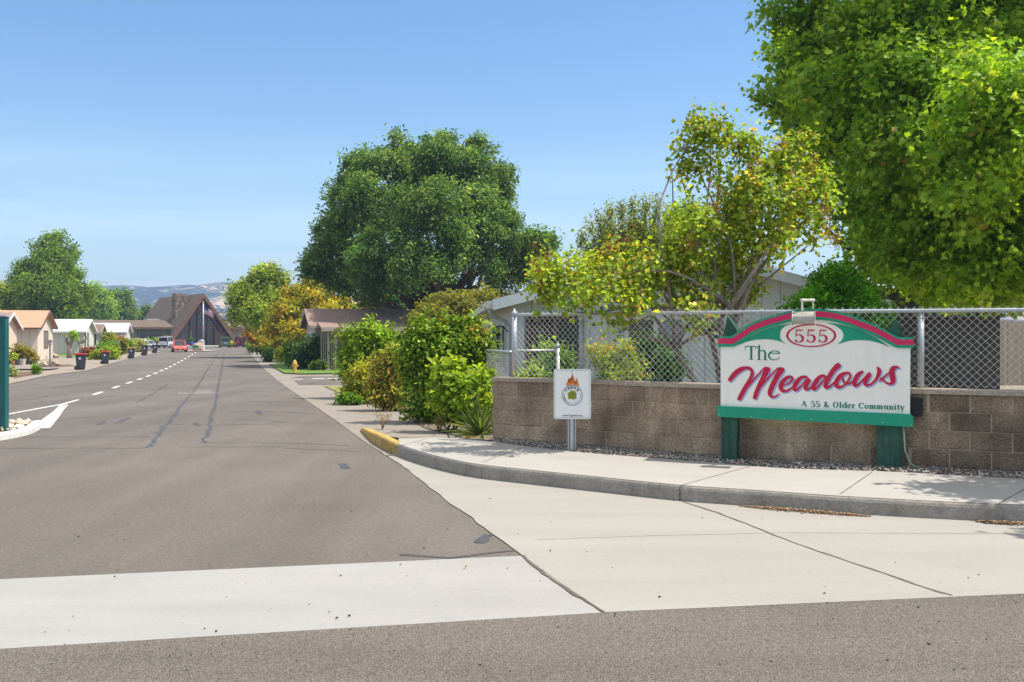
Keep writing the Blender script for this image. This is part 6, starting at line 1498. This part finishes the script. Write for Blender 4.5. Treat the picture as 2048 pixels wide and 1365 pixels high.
# pollarded stumps
def stump(label, px, pyb, pyt, fork_, tuft=True, seed=1):
    b = at_ground(px, pyb); h = (pyb - pyt) * b[1] / FPX; rg_ = np.random.default_rng(seed)
    t = thing('pollard_tree', label, 'tree stump', b, 0, 'pruned stumps in the front yard'); mb = MB()
    mb.tube([(0, 0, -.1), (.02, 0, h * .3), (.04, .02, h * .62)], [.27, .20, .22], 10); mb.tube([(.0, 0, h * .5), (-.28, .1, h * .75), (-.38, .1, h * .98)], [.16, .13, .13], 8); mb.tube([(.04, 0, h * .55), (.24, 0, h * .78), (.30, .05, h * .95)], [.17, .15, .15], 8)
    if fork_: mb.tube([(.3, 0, h * .7), (.5, .1, h * .9), (.62, .1, h * 1.05)], [.1, .08, .08], 8)
    mb.build('trunk', BARK_PALE, t, smooth=True)
    if tuft:
        x, y, z = b; foliage('sprout', [(x + .5, y, z + h * .98, .36, .36, .36)], t, 60, 6, .2, .16, YG, seed, base=b)
stump('pollarded stump with a green tuft in front of the cream mobile home', 138.5, 717, 672, False, True, 1)
stump('forked bare pollarded stump near the white gable end', 162, 710, 674, True, False, 2)

# shrubs
def shrub(name, label, px, pyb, lobes, Y, n_cl, per, cl_r, size, pal, seed, cat='shrub', depth=.9, flat=1.0, stem_r=.03, subs=1, **kw):
    b = base_at(px, Y) if pyb is None else at_ground(px, pyb)
    return tree(name, label, cat, b, L3(lobes, Y, depth, flat), n_cl, per, cl_r, size, pal, stem_r, seed, stems=3, fork=.3, subs=subs, zmin=b[2] + .01, **kw)
RH = [((.12, .20, .018), 4), ((.19, .27, .03), 4), ((.07, .13, .016), 3), ((.32, .29, .03), .4)]
shrub('rhododendron', 'tall glossy bright green shrub nearest the side street', 737, None, [(738, 702, 44), (704, 704, 24), (764, 692, 30), (720, 738, 34), (762, 725, 40), (700, 680, 14), (740, 666, 17), (705, 735, 20), (772, 666, 11), (735, 765, 32)], 27, 900, 12, .2, .15, RH, 30, mat=LEAF_GLOSSY, width=.34, shell=.72, out=1.2, up=.5)
GO = [((.22, .225, .025), 4), ((.17, .20, .025), 3), ((.10, .145, .022), 1.8), ((.28, .25, .09), .8)]
shrub('golden_shrub', 'low yellow-green shrub at the foot of the glossy shrub', 718, None, [(718, 758, 24), (732, 782, 24), (702, 790, 16), (738, 748, 16), (690, 796, 10), (722, 798, 18)], 24.5, 420, 10, .16, .085, GO, 31, width=.4, shell=.6)
shrub('ground_creeper', 'dark green creeper patch on the shoulder edge under the golden shrub', 692, None, [(690, 799, 12), (705, 802, 12), (678, 801, 6)], 24, 120, 8, .1, .07, [((.06, .13, .02), 1), ((.1, .18, .03), 1)], 32, flat=.6, subs=0)
AZ = [((.15, .17, .04), 4), ((.21, .20, .05), 3), ((.09, .12, .03), 3), ((.22, .09, .03), 1.0), ((.30, .22, .09), .8)]
shrub('azalea', 'brownish green drought-scorched shrub between golden shrub and path light', 775, None, [(777, 740, 30), (765, 775, 30), (788, 785, 24), (780, 722, 20), (770, 800, 24), (800, 760, 14), (755, 735, 14)], 22, 620, 9, .17, .085, AZ, 33, width=.42, shell=.7, out=.9)
BG = [((.085, .155, .018), 4), ((.13, .20, .024), 4), ((.055, .105, .015), 3), ((.22, .25, .05), 1), ((.28, .16, .06), .35)]
shrub('mixed_hedge', 'big overgrown leafy hedge between the path light and the yucca', 885, None, [(885, 704, 46), (842, 712, 36), (930, 695, 42), (850, 765, 46), (915, 770, 56), (845, 815, 30), (905, 815, 44), (880, 664, 22), (955, 675, 15), (960, 710, 26), (832, 680, 18), (950, 800, 34), (965, 760, 24), (830, 740, 24), (855, 658, 12), (925, 664, 16), (868, 640, 8), (842, 652, 8), (905, 645, 8), (932, 650, 7), (966, 658, 7), (815, 690, 8), (812, 770, 9), (985, 690, 7)], 18.6, 1900, 12, .19, .085, BG, 34, width=.58, shell=.7, out=.8, subs=2)
shrub('leafy_bush', 'yellow-green big-leaved bush in front of the overgrown hedge', 900, None, [(905, 780, 32), (940, 785, 26), (880, 800, 22), (925, 815, 26), (895, 745, 20), (955, 815, 22), (960, 770, 16)], 16.6, 480, 10, .17, .10, [((.16, .24, .025), 4), ((.21, .27, .04), 3), ((.10, .17, .02), 2)], 35, width=.6, shell=.5, subs=2)
# yucca
yb = (P(962, 868, 14.3)[0], 14.3, .06)
yu = thing('yucca', 'spiky yucca with sword leaves at the left end of the block wall', 'yucca', yb)
rgy = np.random.default_rng(40); mb = MB()
for k in range(85):
    a = rgy.uniform(0, 6.28); e = rgy.uniform(.12, 1.45); Ln = rgy.uniform(.38, .62); d = np.array([math.cos(a) * math.cos(e), math.sin(a) * math.cos(e), math.sin(e)])
    s = unit(np.cross(d, [0, 0, 1.0])[None])[0]; n_ = np.cross(s, d); o = np.array([0, 0, .08]) + d * .05
    col = np.array((.12, .19, .055)) * rgy.uniform(.7, 1.4)
    if rgy.random() < .15: col = np.array((.33, .28, .10))
    vs = []
    for t, w in ((0, .018), (.35, .024), (.7, .016), (1, .001)):
        c = o + d * Ln * t - np.array([0, 0, .12 * t * t * math.cos(e)])
        vs += [tuple(c - s * w + n_ * .006), tuple(c - n_ * .004), tuple(c + s * w + n_ * .006)]
    mb.add(vs, [(i * 3 + j, (i + 1) * 3 + j, (i + 1) * 3 + j + 1, i * 3 + j + 1) for i in range(3) for j in range(2)], tuple(col))
mb.build('leaves', LEAF, yu)
# dry weeds by the kerb end
def weed(label, px, py, h, n, col, seed, spread=.5):
    x, y = G(px, py); b = (x, y, gz(y)); rg_ = np.random.default_rng(seed); t = thing('dry_weed', label, 'weed', b); mb = MB()
    for k in range(n):
        a = rg_.uniform(0, 6.28); r = rg_.uniform(.05, spread) * h
        hh = h * rg_.uniform(.5, 1); p = [(0, 0, 0), (math.cos(a) * r * .4, math.sin(a) * r * .4, hh * .6), (math.cos(a) * r, math.sin(a) * r, hh)]
        mb.tube(p, [.004, .003, .001], 4, tint=tuple(np.array(col) * rg_.uniform(.7, 1.3)))
        for q in range(3):
            u = rg_.uniform(.4, 1); c = np.array(p[1]) * (1 - u) + np.array(p[2]) * u; mb.tube([tuple(c), tuple(c + rg_.normal(size=3) * .03 + np.array([0, 0, .02]))], [.003, .008], 4, tint=tuple(np.array(col) * rg_.uniform(.7, 1.3)))
    mb.build('stalks', LEAF, t)
weed('dry straw coloured weed growing behind the yellow kerb', 765, 860, .32, 14, (.42, .30, .16), 50)
weed('thin dry weed stalks in front of the leafy bush', 878, 868, .3, 16, (.30, .27, .10), 51)
weed('tuft of dry grass at the corner of the sidewalk and wall', 935, 882, .16, 30, (.36, .33, .12), 52, .8)
weed('dry twiggy weed beside the path light', 792, 822, .5, 22, (.36, .30, .18), 53, .7)
# shrubs inside the fence
SG = [((.10, .19, .025), 4), ((.17, .26, .035), 2), ((.05, .11, .02), 3), ((.24, .22, .04), .7)]
shrub('yard_shrub', 'low green shrub behind the left panel of the fence', 1105, None, [(1105, 725, 34), (1075, 742, 18), (1135, 735, 22), (1110, 760, 40)], 14.6, 260, 9, .12, .055, SG, 60, width=.55, shell=.5)
shrub('creeping_sprig', 'light green sprig spilling over the left end of the wall cap', 1045, None, [(1050, 752, 8), (1035, 757, 6), (1068, 745, 8)], 13.7, 60, 8, .07, .045, [((.20, .28, .04), 1)], 61, subs=0, limbs=False)
shrub('yellow_shrub', 'yellow-green twiggy shrub under the white framed window', 1215, None, [(1205, 725, 32), (1240, 735, 36), (1190, 700, 14), (1225, 760, 44), (1250, 700, 12), (1275, 745, 20)], 14.4, 380, 9, .12, .055, [((.17, .23, .03), 4), ((.24, .27, .05), 2), ((.09, .14, .02), 2), ((.30, .17, .05), .6)], 62, width=.5, shell=.4, subs=4)
shrub('dark_shrub', 'dark green dense shrub right of the yellow one under the window', 1315, None, [(1300, 715, 34), (1325, 730, 34), (1290, 690, 18), (1340, 745, 24), (1315, 765, 44), (1355, 735, 12)], 15.0, 480, 9, .13, .06, [((.022, .06, .016), 4), ((.04, .095, .02), 3), ((.07, .14, .025), 1)], 63, width=.45, shell=.55, subs=3)
# shrubs along the far right of the avenue
shrub('dark_hedge', 'large dark glossy shrub in front of the tan house porch', 620, None, [(622, 705, 28), (608, 715, 22), (634, 718, 24), (618, 730, 24), (600, 725, 14), (632, 690, 16), (638, 738, 14)], 55, 620, 9, .28, .15, [((.025, .06, .025), 4), ((.045, .09, .035), 3), ((.12, .17, .06), .8)], 64, shell=.75)
shrub('low_dark_shrub', 'low dark shrub beside the bowl of pink flowers', 634, None, [(632, 736, 9), (642, 732, 8), (626, 740, 6)], 53, 110, 8, .16, .12, [((.05, .09, .025), 1)], 65, subs=0)
shrub('upright_shrub', 'mid-green shrub between the dark hedge and the golden ball', 588, None, [(590, 712, 16), (582, 700, 12), (595, 725, 14), (584, 725, 12)], 62, 260, 8, .25, .17, [((.05, .11, .02), 2), ((.10, .17, .03), 2)], 66)
shrub('golden_ball_shrub', 'clipped golden shrub beside the dark cube shrub', 562, None, [(562, 706, 10), (560, 714, 10), (567, 712, 9)], 68, 200, 8, .16, .11, GO[:3], 67, shell=.85, subs=0)
shrub('golden_ball_shrub', 'small golden ball shrub nearest the fire hydrant', 570, None, [(570, 714, 9), (573, 718, 7)], 63, 130, 8, .15, .11, GO[:3], 68, shell=.85, subs=0)
shrub('cube_shrub', 'dark clipped boxy shrub by the avenue edge', 538, None, [(534, 706, 9), (543, 706, 9), (534, 715, 9), (543, 715, 9)], 74, 240, 8, .16, .13, [((.03, .07, .02), 2), ((.05, .10, .025), 1)], 69, shell=.9, subs=0)
shrub('clipped_shrub', 'bright green clipped shrub nearest the dark red car', 505, None, [(501, 692, 7), (509, 692, 7), (501, 697, 7), (509, 697, 7)], 112, 200, 8, .22, .18, [((.12, .20, .03), 2), ((.16, .22, .04), 1)], 70, shell=.9, subs=0)
shrub('shade_shrub', 'dark loose shrub in the shade of the yellow-green tree', 548, None, [(548, 690, 14), (560, 685, 14), (538, 686, 10), (572, 690, 14)], 84, 220, 8, .3, .22, [((.04, .08, .02), 2), ((.06, .11, .03), 2), ((.14, .15, .03), 1)], 71, subs=0)
shrub('far_shrub', 'dull dark shrub at the foot of the young maple', 525, None, [(525, 697, 8), (532, 700, 8), (518, 700, 6)], 95, 130, 8, .25, .2, [((.05, .08, .02), 2), ((.10, .10, .03), 1)], 72, subs=0)
shrub('dome_shrub', 'olive dome shrub behind the dark red car', 486, None, [(486, 680, 10), (480, 685, 9), (492, 686, 9)], 165, 150, 8, .25, .2, [((.20, .18, .03), 2), ((.14, .15, .03), 1)], 73, shell=.9, subs=0)
shrub('yellow_flowers', 'small yellow flowering shrub between the two parked cars', 463, None, [(463, 688, 5), (460, 691, 4), (466, 691, 4)], 165, 60, 8, .25, .2, [((.45, .34, .03), 2), ((.14, .18, .03), 1)], 74, subs=0)
# yards on the left
shrub('fern_shrub', 'rusty green arching shrub behind the pots by the peach house', 40, None, [(30, 715, 12), (45, 712, 13), (58, 715, 10), (22, 722, 9), (62, 722, 8), (36, 700, 6), (40, 722, 14)], 68, 380, 8, .3, .17, [((.14, .12, .025), 3), ((.11, .12, .02), 3), ((.20, .14, .03), 1)], 80, shell=.4, up=.6)
shrub('small_bush', 'small round green bush on the pale walk by the edging', 72, 746, [(72, 740, 6), (69, 742, 5), (75, 742, 5)], 47, 110, 8, .12, .09, [((.08, .16, .02), 2), ((.12, .2, .03), 1)], 81, subs=0)
shrub('grey_bush', 'grey-green bush behind the foot of the teal post', 20, None, [(19, 744, 8), (25, 748, 6), (14, 748, 9), (20, 750, 7)], 44, 170, 8, .15, .1, [((.13, .17, .09), 2), ((.18, .2, .11), 1)], 82, subs=0)
shrub('barberry', 'dusky red barberry mound in front of the cream gable', 180, None, [(176, 706, 8), (186, 706, 8), (170, 709, 6), (190, 709, 5)], 92, 150, 8, .28, .2, [((.12, .045, .035), 2), ((.17, .085, .06), 1)], 83, subs=0)
shrub('ground_cover', 'wide lime ground cover mound behind the second red lidded bin', 215, None, [(205, 708, 12), (220, 708, 13), (230, 712, 8), (195, 713, 9), (212, 714, 12), (185, 715, 6), (222, 715, 9)], 82, 420, 9, .28, .18, [((.14, .20, .015), 3), ((.19, .24, .02), 2)], 84, flat=.75, subs=0, shell=.8)
shrub('green_mound', 'clipped dark green mound above the lime ground cover', 215, None, [(207, 695, 7), (217, 694, 8), (225, 697, 7), (200, 698, 5), (212, 699, 9)], 98, 230, 9, .26, .2, [((.07, .15, .015), 3), ((.10, .19, .02), 2)], 85, shell=.9, subs=0)
shrub('tall_shrub', 'olive tall shrub under the low eave of the tan home', 219, None, [(218, 676, 9), (222, 684, 10), (213, 685, 8), (219, 690, 10)], 112, 190, 8, .35, .25, [((.13, .16, .02), 2), ((.18, .19, .03), 1)], 86, subs=0)
shrub('flowering_shrub', 'reddish green shrub left of the small white roofed home', 237, None, [(230, 690, 10), (240, 688, 10), (246, 693, 9), (233, 698, 10), (243, 700, 9)], 105, 260, 8, .33, .24, [((.09, .13, .02), 3), ((.16, .16, .03), 2), ((.24, .10, .03), .8)], 87, subs=0)
shrub('light_shrub', 'light green shrub at the gable of the small white roofed home', 255, None, [(253, 690, 9), (258, 694, 8), (252, 698, 9)], 112, 150, 8, .32, .24, [((.15, .21, .03), 2), ((.10, .16, .02), 1)], 88, subs=0)
shrub('variegated_shrub', 'pale variegated round shrub by the white cars', 277, None, [(276, 690, 9), (282, 692, 7), (271, 693, 7), (277, 696, 9)], 120, 180, 8, .3, .22, [((.28, .28, .14), 2), ((.20, .22, .06), 2)], 89, subs=0, shell=.85)
for i, (px, lb_) in enumerate(((296, 'round clipped bush left under the clubhouse window'), (312.5, 'round clipped bush in the middle under the clubhouse wing'), (331, 'largest clipped bush behind the white parked car'))):
    r = 7.2 if i < 2 else 9
    shrub('round_bush', lb_, px, None, [(px, 686 - (i == 2) * 2, r), (px - 3, 688, r * .8), (px + 3, 688, r * .8)], 170, 150, 8, .28, .22, [((.12, .19, .02), 2), ((.16, .22, .03), 1)], 90 + i, cat='bush', bough=0, shell=.9, subs=0)

# ------------------------------------------------------------------ the air
mb = MB(); mb.box(-2200, 2200, -100, 2700, -4.0, 140)
hz, hnt2, hb2 = nodes_of('summer_haze')
hnt2.nodes.remove(hb2)
pv = hnt2.nodes.new('ShaderNodeVolumePrincipled'); pv.inputs['Color'].default_value = (.5, .68, 1, 1); pv.inputs['Density'].default_value = HAZE_D; pv.inputs['Anisotropy'].default_value = .2
hnt2.links.new(pv.outputs[0], hnt2.nodes['Material Output'].inputs['Volume'])
if HAZE_D > 0: tag(mb.build('haze', hz), kind='stuff')
